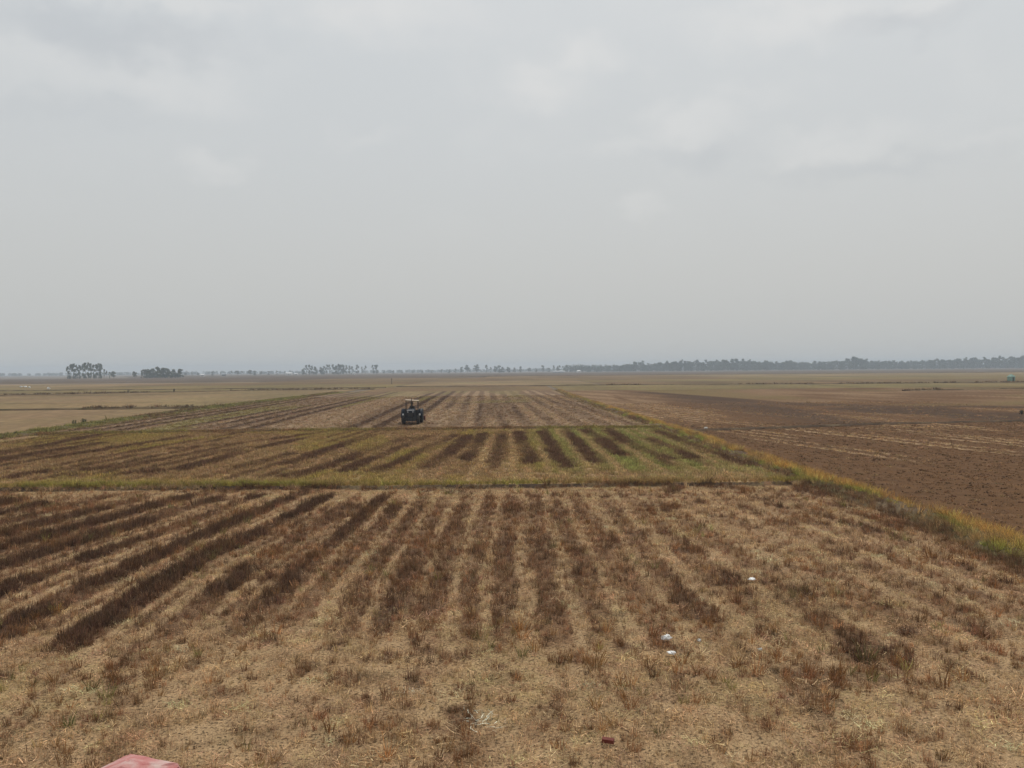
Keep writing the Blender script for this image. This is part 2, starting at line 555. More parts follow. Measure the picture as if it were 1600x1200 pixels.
def mid_cover(X, Y):
    wx = X + 0.35 * (fbm(X * 0.4, Y * 0.06 + 40) - 0.5)
    wy = Y + 3.5 * (fbm(X * 1.3 + 9, Y * 0.1) - 0.5)
    dark = np.zeros(X.shape)
    for pl in MID:
        dark = np.maximum(dark, ss(0.74, 0.12, poly_dist(wx, wy, pl) + 0.5 * (fbm(X * 1.6, Y * 0.5 + 77, 3) - 0.5)))
    dark *= 0.45 + 0.60 * ss(0.34, 0.58, fbm(X * 0.8 + 5, Y * 0.11))
    lean = 0.10 * (Y - 38) * ss(-6, -14, X)                       # rows at the left slant inwards
    rows = 0.5 + 0.5 * np.sin((wx - lean) * 2 * math.pi / 1.55 + 1.0)
    leftish = ss(-7, -14, X)
    dark = np.maximum(dark, leftish * ss(0.3, 0.9, rows) * 0.62 * ss(0.40, 0.58, fbm(X * 0.25, Y * 0.06 + 3)))
    dark *= ss(37.8, 40.5, Y + 2.0 * (fbm(X * 0.5, Y * 0.0 + 3.5) - 0.5))
    g = 0.80 * ss(0.46, 0.64, fbm(X * 0.28 + 12, Y * 0.10 + 4, 3)) * (0.45 + 0.55 * (1 - rows))
    right = ss(-1.5, 2.5, X) * ss(38.5, 43, Y + 3 * (fbm(X * 0.8, Y * 0.0 + 6) - 0.5))
    g = np.maximum(g, right * (0.70 + 1.3 * (fbm(X * 1.1, Y * 0.06) - 0.5)))
    g = np.maximum(g, 0.42 * ss(42, 39.0, Y) * ss(0.42, 0.6, fbm(X * 0.4, Y * 0.4 + 31)))
    g = np.maximum(g, 0.7 * ss(-22, -33, X) * ss(54, 62, Y) * ss(0.35, 0.6, fbm(X * 0.3, Y * 0.1 + 51)))
    pale = 0.95 * ss(0.55, 0.95, 1 - np.abs(2 * rows - 1.0) * 0.0 - rows) * ss(0.35, 0.52, fbm(X * 0.5 + 60, Y * 0.06))
    pale *= ss(-7, -2.5, X) * 0.45 + 0.55
    rows2 = 0.5 + 0.5 * np.cos((wx + 0.9) * 2 * math.pi / 1.84)     # finer furrows and pale lines right of centre
    rt_ = ss(-4.0, -1.0, X)
    dark = np.maximum(dark, 0.60 * rt_ * ss(0.55, 0.95, rows2) * ss(41, 45, Y) * ss(0.34, 0.54, fbm(X * 0.7 + 70, Y * 0.09 + 8)))
    pale = np.maximum(pale, 0.95 * rt_ * ss(0.30, 0.05, rows2) * ss(0.38, 0.54, fbm(X * 0.6 + 20, Y * 0.07 + 18)))
    g = np.clip(g, 0, 1) * (1 - dark) * (1 - 0.75 * pale)
    straw = np.clip(np.maximum(0.40, pale) + 0.5 * (fbm(X * 0.4, Y * 0.2 + 70) - 0.5) - 0.6 * dark + 0.35 * ss(41, 38.5, Y), 0, 1)
    return straw, g, dark


def third_cover(X, Y):
    u = X + 0.035 * (Y - 72) + 0.8 * (fbm(X * 0.10, Y * 0.02) - 0.5)
    row = 0.5 + 0.5 * np.sin(u * 2 * math.pi / 2.3)
    brk = fbm(X * 0.45, Y * 0.018 + 2)
    a = ss(-11.5, -9.5, X)                                        # pale harvested part right of the tractor
    b = ss(-22.5, -21, u) * ss(-15.5, -17, u)                     # pale band left of it
    c = ss(128, 131, Y)
    straw = a * (0.18 + 0.95 * ss(0.35, 0.85, row) * ss(0.32, 0.5, brk)) + b * (0.65 + 0.35 * row)
    straw = straw + (1 - a) * (1 - b) * (0.2 + 0.45 * ss(0.5, 0.9, row) * ss(0.42, 0.58, brk))
    dark = (1 - b) * (1 - a) * 0.95 * ss(0.45, 0.85, 1 - row) * ss(0.32, 0.55, fbm(X * 0.3 + 40, Y * 0.02))
    dark = np.maximum(dark, a * 0.6 * ss(0.6, 0.95, 1 - row) * ss(0.38, 0.55, fbm(X * 0.5 + 20, Y * 0.02)) * (1 - 0.5 * c))
    dark = np.maximum(dark, 0.7 * ss(2.0, 0.4, np.abs(Y - 129.5 - 0.15 * X)) * ss(-14, -11, X) * ss(0.3, 0.5, fbm(X * 0.4, Y * 0.1)))
    g = (1 - a) * (1 - b) * 0.75 * ss(0.44, 0.62, fbm(X * 0.25 + 9, Y * 0.02 + 33, 3)) * (1 - dark)
    g = np.maximum(g, 0.5 * c * ss(0.5, 0.62, fbm(X * 0.12 + 19, Y * 0.03 + 3, 3)))
    tilled = ss(5, 7, X) * ss(80, 90, Y) * (1 - c)
    straw = straw * (1 - 0.5 * tilled)
    g = np.maximum(g, 0.40 * ss(1.4, 0.3, np.abs(X - bund_x(Y) + 0.8)))
    g = np.maximum(g, 0.6 * ss(3.0, 0.5, np.abs(X + 41.5)) * ss(0.4, 0.55, fbm(X * 0.2, Y * 0.03)))
    # pale freshly worked ground just behind the tractor
    straw = np.maximum(straw, 0.75 * ss(2.5, 0.5, np.abs(X + 7.2 + 0.02 * (Y - 80))) * ss(78, 84, Y) * ss(128, 100, Y))
    blend = ss(78, 72, Y + 3 * (fbm(X * 0.3, Y * 0.2 + 4) - 0.5))           # the edge by the bund melts into it
    straw = straw * (1 - 0.6 * blend)
    g = np.maximum(g, 0.35 * blend)
    return np.clip(straw, 0, 1), np.clip(g, 0, 1), np.clip(dark, 0, 1)


def plough_cover(X, Y):
    ditch = 69.3 + 0.25 * (X - 14.6)
    far = ss(0.5, 2.5, Y - ditch)
    edge = ss(0, 9, Y - np.interp(X, [14, 30, 42, 50, 64, 130], [300, 190, 122, 108, 105, 108]) + 8 * (fbm(X * 0.05, Y * 0.02) - 0.5))
    u = 0.96 * X + 0.283 * Y + 0.9 * (fbm(X * 0.06, Y * 0.03) - 0.5)
    v = 0.96 * Y - 0.283 * X
    row = 0.5 + 0.5 * np.sin(u * 2 * math.pi / 1.6) * (0.4 + 1.2 * fbm(u * 0.6 + 11, v * 0.03))
    patch = 0.12 + 0.88 * ss(0.40, 0.56, fbm(u * 0.35 + 3, v * 0.045, 3))
    straw = 0.95 * ss(0.60, 0.90, row) * patch * ss(36, 46, Y - 0.2 * X) * ss(1.5, 5.0, X - bund_x(Y)) * (1 - 0.3 * far)
    straw = np.maximum(straw, 0.26 * ss(0.54, 0.66, fbm(u * 2.4, v * 0.10 + 11, 4)))
    straw = np.maximum(straw, 0.8 * far * ss(36, 20, X) * ss(80, 90, Y) * ss(0.3, 0.85, row) * ss(0.36, 0.5, fbm(X * 0.2, Y * 0.02 + 41)))
    dark = 0.35 * (1 - row) * ss(0.45, 0.6, fbm(X * 0.2 + 33, Y * 0.05 + 5))
    dark = np.maximum(dark, far * (0.95 * ss(0.33, 0.55, fbm(X * 0.05 + 3, Y * 0.05 + 9, 4)) * ss(16, 36, X) * (0.6 + 0.4 * ss(0.2, 0.7, 1 - row))))
    dark = np.maximum(dark, 0.9 * ss(2.0, 0.2, np.abs(Y - ditch - 0.9) + 2.2 * (fbm(X * 0.3, Y * 0.2 + 2) - 0.5)) * ss(40, 22, X))  # shadow along the low bund, painted as a dark ground band
    dark = np.maximum(dark, 0.30 * ss(0.52, 0.64, fbm(u * 1.9 + 30, v * 0.10 + 41, 4)))
    straw = np.maximum(straw * (1 - 0.7 * dark), edge * (0.10 + 0.32 * ss(0.35, 0.65, fbm(X * 0.05 + 70, Y * 0.035))))
    dark *= 1 - edge
    olive = 0.55 * edge * ss(0.4, 0.6, fbm(X * 0.03, Y * 0.03 + 17)) + 0.12 * ss(0.5, 0.65, fbm(X * 0.12, Y * 0.05 + 60))
    return np.clip(straw, 0, 1), np.clip(olive, 0, 1), np.clip(dark, 0, 1)


def near_h(X, Y):
    return 0.03 * (fbm(X * 0.35, Y * 0.2) - 0.5) + 0.035 * (fbm(X * 2.2, Y * 2.2 + 5, 3) - 0.5)


def mid_h(X, Y):
    return 0.08 + 0.05 * (fbm(X * 0.3, Y * 0.2) - 0.5) + 0.05 * (fbm(X * 1.3, Y * 1.0 + 5, 3) - 0.5)


def third_h(X, Y):
    return 0.08 + 0.06 * (fbm(X * 0.2, Y * 0.1) - 0.5) + 0.06 * (fbm(X * 0.8, Y * 0.5 + 5, 3) - 0.5)


def plough_h(X, Y):
    u = 0.96 * X + 0.283 * Y
    return -0.02 + 0.02 * np.sin(u * 2 * math.pi / 1.35) + 0.06 * (fbm(X * 1.5, Y * 1.5, 4) - 0.5)


def sheet(name, x0, x1, y0, y1, dx, dy, hf, cf, mat):
    xs = np.linspace(x0, x1, int((x1 - x0) / dx) + 1)
    ys = np.linspace(y0, y1, int((y1 - y0) / dy) + 1)
    X, Y = np.meshgrid(xs, ys)
    Z = hf(X, Y)
    nx, ny = len(xs), len(ys)
    me = bpy.data.meshes.new(name)
    idx = np.arange(nx * ny).reshape(ny, nx)
    q = np.stack([idx[:-1, :-1], idx[:-1, 1:], idx[1:, 1:], idx[1:, :-1]], -1).reshape(-1, 4)
    me.vertices.add(nx * ny)
    me.vertices.foreach_set('co', np.stack([X, Y, Z], -1).ravel().astype(np.float32))
    me.loops.add(q.size)
    me.loops.foreach_set('vertex_index', q.ravel().astype(np.int32))
    me.polygons.add(len(q))
    me.polygons.foreach_set('loop_start', (np.arange(len(q)) * 4).astype(np.int32))
    me.update(calc_edges=True)
    me.polygons.foreach_set('use_smooth', np.ones(len(q), bool))
    s, g, d = cf(X, Y)
    at = me.attributes.new('cover', 'FLOAT_COLOR', 'POINT')
    at.data.foreach_set('color', np.stack([s, g, d, np.ones_like(s)], -1).ravel().astype(np.float32))
    return tag(link(name, me, mat), kind='structure')


sheet('stubble_field', -34, 13.6, 6.5, 37.0, 0.12, 0.12, near_h, near_cover, M_NEAR)
sheet('regrowth_field', -42, 13.4, 37.0, 71.6, 0.22, 0.25, mid_h, mid_cover, M_MID)
sheet('harvested_field', -43, 12.9, 71.6, 206, 0.35, 0.6, third_h, third_cover, M_THIRD)
sheet('ploughed_field', 12.0, 130, 4, 205, 0.36, 0.45, plough_h, plough_cover, M_PLOUGH)

# ------------------------------------------------------------------ the wide plain: ground sheet and far plots
M_PLAIN = simple('plain_earth', (0.150, 0.108, 0.068), 0.95, 0, 0.35, 0.05, 0)


def plot_material():
    m = bpy.data.materials.new('far_plot_cover')
    nt, N, L, b = nodes(m)
    oi = N.new('ShaderNodeObjectInfo')
    tc = N.new('ShaderNodeTexCoord')
    geo = N.new('ShaderNodeNewGeometry')

    def noise(sx, sy, det=5):
        mp = N.new('ShaderNodeMapping')
        mp.inputs['Scale'].default_value = (sx, sy, 1)
        L.new(geo.outputs['Position'], mp.inputs[0])
        n = N.new('ShaderNodeTexNoise')
        n.inputs['Scale'].default_value = 1
        n.inputs['Detail'].default_value = det
        n.inputs['Roughness'].default_value = 0.6
        L.new(mp.outputs[0], n.inputs['Vector'])
        return n.outputs['Fac']

    def mr(v, a, c, d, e):
        n = N.new('ShaderNodeMapRange')
        L.new(v, n.inputs[0])
        for i, q in enumerate((a, c, d, e)):
            n.inputs[i + 1].default_value = q
        return n.outputs[0]
    a = mr(noise(0.035, 0.012), 0.3, 0.7, 0.70, 1.30)
    c = mr(noise(0.9, 0.35, 4), 0.3, 0.7, 0.72, 1.28)
    mm = N.new('ShaderNodeMath')
    mm.operation = 'MULTIPLY'
    L.new(a, mm.inputs[0])
    L.new(c, mm.inputs[1])
    hs = N.new('ShaderNodeHueSaturation')
    L.new(oi.outputs['Color'], hs.inputs['Color'])
    L.new(mm.outputs[0], hs.inputs['Value'])
    L.new(mr(noise(0.03, 0.02, 3), 0.3, 0.7, 0.485, 0.515), hs.inputs['Hue'])
    L.new(hs.outputs[0], b.inputs['Base Color'])
    b.inputs['Roughness'].default_value = 0.95
    b.inputs['Specular IOR Level'].default_value = 0.1
    return m


M_PLOT = plot_material()
gb = bmesh.new()
XS = [-2600, -1200, -600, -300, -100, 0, 100, 300, 600, 1200, 2600]
YS = [-60, 0, 100, 300, 600, 1200, 2000, 3400]
gv = [[gb.verts.new((x, y, -0.14)) for x in XS] for y in YS]
for j in range(len(YS) - 1):
    for i in range(len(XS) - 1):
        gb.faces.new((gv[j][i], gv[j][i + 1], gv[j + 1][i + 1], gv[j + 1][i]))
tag(from_bm('ground', gb, M_PLAIN), kind='structure')

TAN, PINK, OLIVE = (0.215, 0.150, 0.070), (0.228, 0.156, 0.077), (0.185, 0.134, 0.054)
BROWN, DBROWN, MAUVE, PALE = (0.172, 0.110, 0.050), (0.115, 0.072, 0.040), (0.115, 0.078, 0.048), (0.30, 0.23, 0.16)
plots = [
    # left of the worked fields
    ([(-150, 20), (-43.3, 20), (-43.3, 122), (-150, 115)], PINK), ([(-260, 114), (-43.3, 123), (-43.3, 148), (-260, 151)], TAN),
    ([(-260, 152), (-43.3, 149), (-43.3, 206), (-260, 180)], PINK), ([(-330, 180), (-43.3, 207), (-43.3, 240), (-330, 200)], TAN),
    ([(-420, 200), (-40, 241), (-40, 262), (-420, 258)], OLIVE), ([(-420, 259), (-150, 261), (-150, 330), (-420, 325)], TAN),
    ([(-149, 262), (-40, 264), (-40, 335), (-149, 331)], OLIVE), ([(-500, 327), (-160, 333), (-160, 415), (-500, 420)], PINK),
    ([(-159, 333), (-40, 337), (-40, 430), (-159, 416)], BROWN), ([(-500, 422), (-130, 418), (-130, 432), (-500, 440)], PALE),
    ([(-900, 442), (-130, 434), (-130, 600), (-900, 620)], MAUVE), ([(-129, 432), (-20, 432), (-20, 600), (-129, 600)], BROWN),
    ([(-1100, 622), (-20, 602), (-20, 860), (-1100, 870)], MAUVE),
    # straight ahead
    ([(-39.6, 207), (11, 207), (11, 268), (-39.6, 272)], BROWN), ([(12.2, 207), (90, 207), (90, 270), (12.2, 268)], OLIVE),
    ([(-39, 274), (30, 271), (30, 400), (-39, 400)], PINK), ([(31, 271), (120, 272), (120, 340), (31, 340)], BROWN),
    ([(-39, 402), (120, 402), (120, 690), (-19, 700)], BROWN), ([(31, 342), (120, 342), (120, 400), (31, 400)], OLIVE),
    ([(-400, 872), (300, 862), (300, 1500), (-700, 1500)], MAUVE), ([(-19, 705), (200, 690), (250, 860), (-19, 858)], DBROWN),
    # right
    ([(130.5, 122), (240, 122), (240, 204), (130.5, 204)], BROWN),
    ([(130.5, 20), (220, 20), (220, 121), (130.5, 121)], DBROWN),
    ([(91, 207), (320, 207), (320, 256), (91, 256)], OLIVE), ([(121, 258), (420, 262), (420, 345), (121, 341)], BROWN),
    ([(121, 343), (520, 347), (520, 480), (121, 480)], OLIVE), ([(121, 482), (640, 482), (640, 640), (121, 688)], TAN),
    ([(201, 692), (900, 660), (900, 900), (252, 900)], MAUVE), ([(301, 902), (1300, 902), (1300, 1500), (301, 1500)], MAUVE)]
for k, (pp, c) in enumerate(plots):
    bm = bmesh.new()
    z = -0.05 + 0.004 * (k % 5)
    bm.faces.new([bm.verts.new((x, y, z)) for x, y in pp])
    bmesh.ops.subdivide_edges(bm, edges=bm.edges[:], cuts=4, use_grid_fill=True)
    o = from_bm('field_plot', bm, M_PLOT)
    o.color = (*c, 1)
    tag(o, kind='structure')

# road embankment the camera stands on (below the frame)
M_EARTH = simple('embankment_earth', (0.16, 0.11, 0.07), 0.95, 0, 0.3, 3.0, 0.4)
M_ASPH = simple('road_asphalt', (0.055, 0.053, 0.05), 0.9, 0, 0.25, 14.0, 0.3)
bm = bmesh.new()
prof = [(-16, -0.3), (-9, 3.55), (2.9, 3.55), (3.2, 3.45), (8.2, -0.3)]
xs = np.linspace(-60, 60, 61)
rows_ = [[bm.verts.new((x, y + 0.15 * math.sin(x * 1.7 + i), z + (0.06 * math.sin(x * 0.9 + 2 * i) if 0 < i < 4 else 0))) for i, (y, z) in enumerate(prof)] for x in xs]
for a, b_ in zip(rows_[:-1], rows_[1:]):
    for i in range(len(prof) - 1):
        bm.faces.new((a[i], b_[i], b_[i + 1], a[i + 1]))
tag(from_bm('embankment', bm, M_EARTH), kind='structure')
bm = bmesh.new()
box(bm, -60, 60, -7.5, 1.0, 3.4, 3.68, 0.02)
tag(from_bm('road', bm, M_ASPH), kind='structure')

# ------------------------------------------------------------------ earth bunds between the fields
M_BUND = field_material('bund_earth', (0.20, 0.145, 0.08), (0.12, 0.078, 0.048), (0.155, 0.150, 0.045), (0.065, 0.042, 0.028), 1.0)


def ridge(name, pts, width, height, seg=0.5, z0=0.0, cover=(0.4, 0.5, 0.1), wob=0.12):
    pts = [Vector((p[0], p[1], 0)) for p in pts]
    path = []
    for a, b in zip(pts[:-1], pts[1:]):
        n = max(1, int((b - a).length / seg))
        path += [a.lerp(b, i / n) for i in range(n)]
    path.append(pts[-1])
    cross = [(-0.62, -0.30), (-0.5, -0.02), (-0.36, 0.62), (-0.18, 0.95), (0.05, 1.0), (0.25, 0.85), (0.42, 0.35), (0.54, 0.0), (0.62, -0.30)]
    P = np.array([(p.x, p.y) for p in path])
    T = np.gradient(P, axis=0)
    T /= np.linalg.norm(T, axis=1)[:, None]
    Nn = np.stack([T[:, 1], -T[:, 0]], 1)
    co = []
    for i in range(len(P)):
        s = i * seg
        wv = width * (1 + 0.25 * (fbm(np.array(s * 0.35), np.array(1.7)) - 0.5) * 2)
        hv = height * (1 + 0.35 * (fbm(np.array(s * 0.5), np.array(7.7)) - 0.5) * 2)
        off = wob * (fbm(np.array(s * 0.3), np.array(4.2)) - 0.5) * 2
        for k, (u, v) in enumerate(cross):
            jit = 0.06 * height * (vnoise(np.array(s * 2.3), np.array(k * 3.1)) - 0.5)
            co.append((P[i, 0] + Nn[i, 0] * (u * wv + off), P[i, 1] + Nn[i, 1] * (u * wv + off), z0 + v * hv + float(jit)))
    nc = len(cross)
    faces = [(i * nc + k, i * nc + k + 1, (i + 1) * nc + k + 1, (i + 1) * nc + k) for i in range(len(P) - 1) for k in range(nc - 1)]
    me = bpy.data.meshes.new(name)
    me.from_pydata(co, [], faces)
    at = me.attributes.new('cover', 'FLOAT_COLOR', 'POINT')
    ca = np.array(co)
    n1 = fbm(ca[:, 0] * 0.5 + 5, ca[:, 1] * 0.5, 3)
    n2 = fbm(ca[:, 0] * 0.8 + 35, ca[:, 1] * 0.8 + 9, 3)
    cv = np.stack([np.clip(cover[0] + 1.6 * (n2 - 0.5), 0, 1), np.clip(cover[1] + 1.4 * (n1 - 0.5), 0, 1), np.clip(cover[2] + 1.8 * (n1 - 0.5), 0, 1), np.ones(len(ca))], -1)
    at.data.foreach_set('color', cv.astype(np.float32).ravel())
    me.update()
    return tag(link(name, me, M_BUND, None, True), kind='structure')


ridge('bund', [(x, y) for y, x in BUND_X], 1.9, 0.20, 0.6, 0.0, (0.5, 0.3, 0.15), 0.3)
ridge('bund', [(-34, 37.2), (-14.3, 37.2), (-5.6, 36.7), (2.8, 36.95), (13.2, 37.0)], 0.7, 0.10, 0.3, 0.02, (0.5, 0.1, 0.4))
ridge('bund', [(-42, 69.5), (-29.2, 71.0), (-13.2, 71.4), (-2.2, 72.0), (12.6, 71.6)], 1.1, 0.16, 0.6, 0.07, (0.35, 0.3, 0.3))
ridge('bund', [(-42.3, 40), (-41.5, 66), (-42.5, 85), (-44.0, 117), (-43, 150), (-42, 206)], 1.4, 0.28, 1.0, 0.0, (0.3, 0.6, 0.2))
ridge('bund', [(14.6, 69.3), (22, 71.5), (30.4, 74.5), (38, 76.2), (48, 77.6)], 0.8, 0.15, 0.6, -0.03, (0.25, 0.1, 0.45), 0.4)
far_bunds = [[(-150, 115.5), (-74, 120.6), (-59, 123.8), (-43.3, 124)], 
             [(-330, 181), (-126, 204), (-108, 215), (-73, 237), (-40, 241)], [(-38.3, 276), (0, 270.5), (22, 275), (31, 271)],
             [(84, 178), (88.5, 180), (115.6, 187.8), (230, 192)], [(31, 270), (90, 260.6), (126, 257), (166, 262), (420, 261)],
             [(121, 690), (304, 660), (378, 650), (640, 641)], [(-44, 705), (43, 696), (200, 690)], [(-420, 259), (-150, 262), (-40, 263)]]
for fb in far_bunds:
    ridge('bund', fb, 1.2, 0.24, 2.0, -0.06, (0.5, 0.2, 0.2), 0.6)

# ------------------------------------------------------------------ stubble, straw and grass clumps
def blade(vs, fs, base, az, lean, length, w, nseg=2, droop=0.0):
    """one flat stalk or leaf, tapering, leaning out along az"""
    d = np.array([math.cos(az), math.sin(az), 0.0])
    side = np.array([-d[1], d[0], 0.0])
    a2 = random.uniform(0, math.pi)
    side = side * math.cos(a2) + d * math.sin(a2) if lean < 0.5 else side
    p = np.array(base, float)
    i0 = len(vs)
    ang = lean
    for i in range(nseg + 1):
        ww = w * (1 - 0.75 * (i / nseg) ** 2) / 2
        vs.append(tuple(p - side * ww))
        vs.append(tuple(p + side * ww))
        st = length / nseg
        p = p + (d * math.sin(ang) + np.array([0, 0, 1.0]) * math.cos(ang)) * st
        ang += droop
    for i in range(nseg):
        a = i0 + 2 * i
        fs.append((a, a + 1, a + 3, a + 2))


def clump(kind, seed):
    random.seed(seed)
    vs, fs = [], []
    U = random.uniform
    if kind == 'stubble':
        for i in range(15):
            r = 0.07 * math.sqrt(random.random())
            t = U(0, 6.28)
            blade(vs, fs, (r * math.cos(t), r * math.sin(t), -0.02), t + U(-.6, .6), abs(random.gauss(0, 0.16)), U(.09, .24), U(.008, .014), 1)
        for i in range(5):
            blade(vs, fs, (U(-.05, .05), U(-.05, .05), 0), U(0, 6.28), U(.4, 1.1), U(.12, .25), U(.007, .012), 2, U(.1, .6))
    elif kind == 'straw':
        for i in range(34):
            x, y = random.gauss(0, .17), random.gauss(0, .17)
            blade(vs, fs, (x, y, U(.0, .035)), U(0, 6.28), U(1.15, 1.62), U(.06, .20), U(.006, .011), 2, U(-.25, .2))
        for i in range(22):
            x, y = random.gauss(0, .16), random.gauss(0, .16)
            blade(vs, fs, (x, y, -0.01), U(0, 6.28), U(.0, .5), U(.05, .12), U(.006, .011), 1)
    elif kind == 'grass':
        for i in range(26):
            r = 0.10 * math.sqrt(random.random())
            t = U(0, 6.28)
            blade(vs, fs, (r * math.cos(t), r * math.sin(t), -0.02), t + U(-.8, .8), U(.05, .55), U(.16, .42), U(.008, .016), 3, U(.05, .4))
    elif kind == 'tall':
        for i in range(16):
            r = 0.09 * math.sqrt(random.random())
            t = U(0, 6.28)
            blade(vs, fs, (r * math.cos(t), r * math.sin(t), -0.02), t + U(-.6, .6), U(.0, .3), U(.3, .62), U(.007, .013), 3, U(.0, .22))
    elif kind == 'coarse':                                        # wide clump for the middle distance
        for i in range(22):
            r = 0.26 * math.sqrt(random.random())
            t = U(0, 6.28)
            blade(vs, fs, (r * math.cos(t), r * math.sin(t), -0.02), t + U(-.8, .8), U(.0, .6), U(.10, .27), U(.016, .034), 2, U(.0, .5))
    elif kind == 'clod':
        for i in range(5):
            x, y, s = random.gauss(0, .12), random.gauss(0, .12), U(.025, .075)
            i0 = len(vs)
            for (a, b, c) in ((1, 0, 0), (-1, 0, 0), (0, 1, 0), (0, -1, 0), (0, 0, 1), (0, 0, -.5)):
                k = s * U(.7, 1.3)
                vs.append((x + a * k + U(-.01, .01), y + b * k + U(-.01, .01), c * k * .75 + .01))
            for a, b, c in ((0, 2, 4), (2, 1, 4), (1, 3, 4), (3, 0, 4), (2, 0, 5), (1, 2, 5), (3, 1, 5), (0, 3, 5)):
                fs.append((i0 + a, i0 + b, i0 + c))
    me = bpy.data.meshes.new(kind + '_clump')
    me.from_pydata(vs, [], fs)
    me.materials.append(M_GRASS if kind in ('grass', 'tall') else M_BLADE)
    tone, last = [], None                                         # every blade has a tone of its own
    for f in fs:
        if last is None or not (set(f) & last):
            t = math.exp(random.gauss(0, .36 if kind != 'clod' else .2))
        last = set(f) if kind != 'clod' else None
        tone.append(min(t, 1.9))
    me.attributes.new('blade_tone', 'FLOAT', 'FACE').data.foreach_set('value', tone)
    return bpy.data.objects.new(kind + '_clump', me)


LIB = {}


def library(kind, n=5):
    if kind not in LIB:
        c = bpy.data.collections.new(kind + '_clumps')
        for i in range(n):
            c.objects.link(clump(kind, 100 * len(LIB) + i))
        LIB[kind] = c
    return LIB[kind]


def scatter_tree(coll):
    ng = bpy.data.node_groups.new('scatter_' + coll.name, 'GeometryNodeTree')
    ng.interface.new_socket('Geometry', in_out='INPUT', socket_type='NodeSocketGeometry')
    ng.interface.new_socket('Geometry', in_out='OUTPUT', socket_type='NodeSocketGeometry')
    N, L = ng.nodes, ng.links
    gi, go = N.new('NodeGroupInput'), N.new('NodeGroupOutput')
    ci = N.new('GeometryNodeCollectionInfo')
    ci.inputs['Collection'].default_value = coll
    ci.inputs['Separate Children'].default_value = True
    ci.inputs['Reset Children'].default_value = True
    ip = N.new('GeometryNodeInstanceOnPoints')
    ip.inputs['Pick Instance'].default_value = True

    def named(nm, typ):
        n = N.new('GeometryNodeInputNamedAttribute')
        n.data_type = typ
        n.inputs['Name'].default_value = nm
        return n.outputs['Attribute']
    e2r = N.new('FunctionNodeEulerToRotation')
    L.new(named('rot', 'FLOAT_VECTOR'), e2r.inputs[0])
    L.new(gi.outputs[0], ip.inputs['Points'])
    L.new(ci.outputs[0], ip.inputs['Instance'])
    L.new(named('vid', 'INT'), ip.inputs['Instance Index'])
    L.new(e2r.outputs[0], ip.inputs['Rotation'])
    L.new(named('scl', 'FLOAT_VECTOR'), ip.inputs['Scale'])
    L.new(ip.outputs[0], go.inputs[0])
    return ng


TREES_GN = {}


def scatter(name, kind, P, scale, tint, label, cat, tilt=0.12):
    """stuff: clumps of one kind at points P (n,3), with per-clump size and tint"""
    n = len(P)
    coll = library(kind)
    me = bpy.data.meshes.new(name)
    me.vertices.add(n)
    me.vertices.foreach_set('co', P.astype(np.float32).ravel())
    rot = np.stack([rng.normal(0, tilt, n), rng.normal(0, tilt, n), rng.uniform(0, 6.283, n)], -1).astype(np.float32)
    me.attributes.new('rot', 'FLOAT_VECTOR', 'POINT').data.foreach_set('vector', rot.ravel())
    if scale.ndim == 1:
        scale = np.repeat(scale[:, None], 3, 1)
    me.attributes.new('scl', 'FLOAT_VECTOR', 'POINT').data.foreach_set('vector', scale.astype(np.float32).ravel())
    me.attributes.new('vid', 'INT', 'POINT').data.foreach_set('value', rng.integers(0, 5, n).astype(np.int32))
    col = np.concatenate([tint, np.ones((n, 1))], 1).astype(np.float32)
    me.attributes.new('tint', 'FLOAT_COLOR', 'POINT').data.foreach_set('color', col.ravel())
    o = link(name, me)
    if kind not in TREES_GN:
        TREES_GN[kind] = scatter_tree(coll)
    md = o.modifiers.new('clumps', 'NODES')
    md.node_group = TREES_GN[kind]
    return tag(o, label, cat, None, 'stuff')


def mixc(a, b, t):
    return np.asarray(a)[None, :] * (1 - t[:, None]) + np.asarray(b)[None, :] * t[:, None]


def vary(c, s=0.22):
    n = len(c)
    k = np.exp(rng.normal(0, s, n))[:, None]
    return np.clip(c * k * (1 + rng.normal(0, 0.05, (n, 3))), 0.005, 0.7)


def pts_in(n, x0, x1, y0, y1):
    return rng.uniform(x0, x1, n), rng.uniform(y0, y1, n)


# near field: standing stubble
n = 85000
X, Y = pts_in(n, -30, 13.0, 7.5, 36.6)
keep = np.abs(X) < 0.72 * Y + 3.5
X, Y = X[keep], Y[keep]
s, g, d = near_cover(X, Y)
keep = rng.random(len(X)) < 0.12 + 1.0 * d
X, Y, s, g, d = X[keep], Y[keep], s[keep], g[keep], d[keep]
dd = np.clip(d * 1.2 + rng.normal(0, 0.2, len(d)), 0, 1)
tint = mixc((0.43, 0.285, 0.152), (0.250, 0.132, 0.066), ss(0, .45, dd))
tint = tint * (1 - ss(.45, .95, dd)[:, None]) + np.array([0.130, 0.072, 0.041])[None, :] * ss(.45, .95, dd)[:, None]
rust = ss(0.55, 0.72, fbm(X * 0.8 + 50, Y * 0.6, 3)) * 0.75 * (1 - 0.6 * ss(.6, 1, d))
tint = tint * (1 - rust[:, None]) + np.array([0.27, 0.132, 0.056])[None, :] * rust[:, None]
tint = vary(tint, 0.28)
sc = (0.46 + 0.50 * d) * np.exp(rng.normal(0, 0.25, len(d)))
scatter('standing_stubble', 'stubble', np.stack([X, Y, near_h(X, Y)], -1), sc, tint, 'standing brown rice stubble in the nearest field', 'stubble')
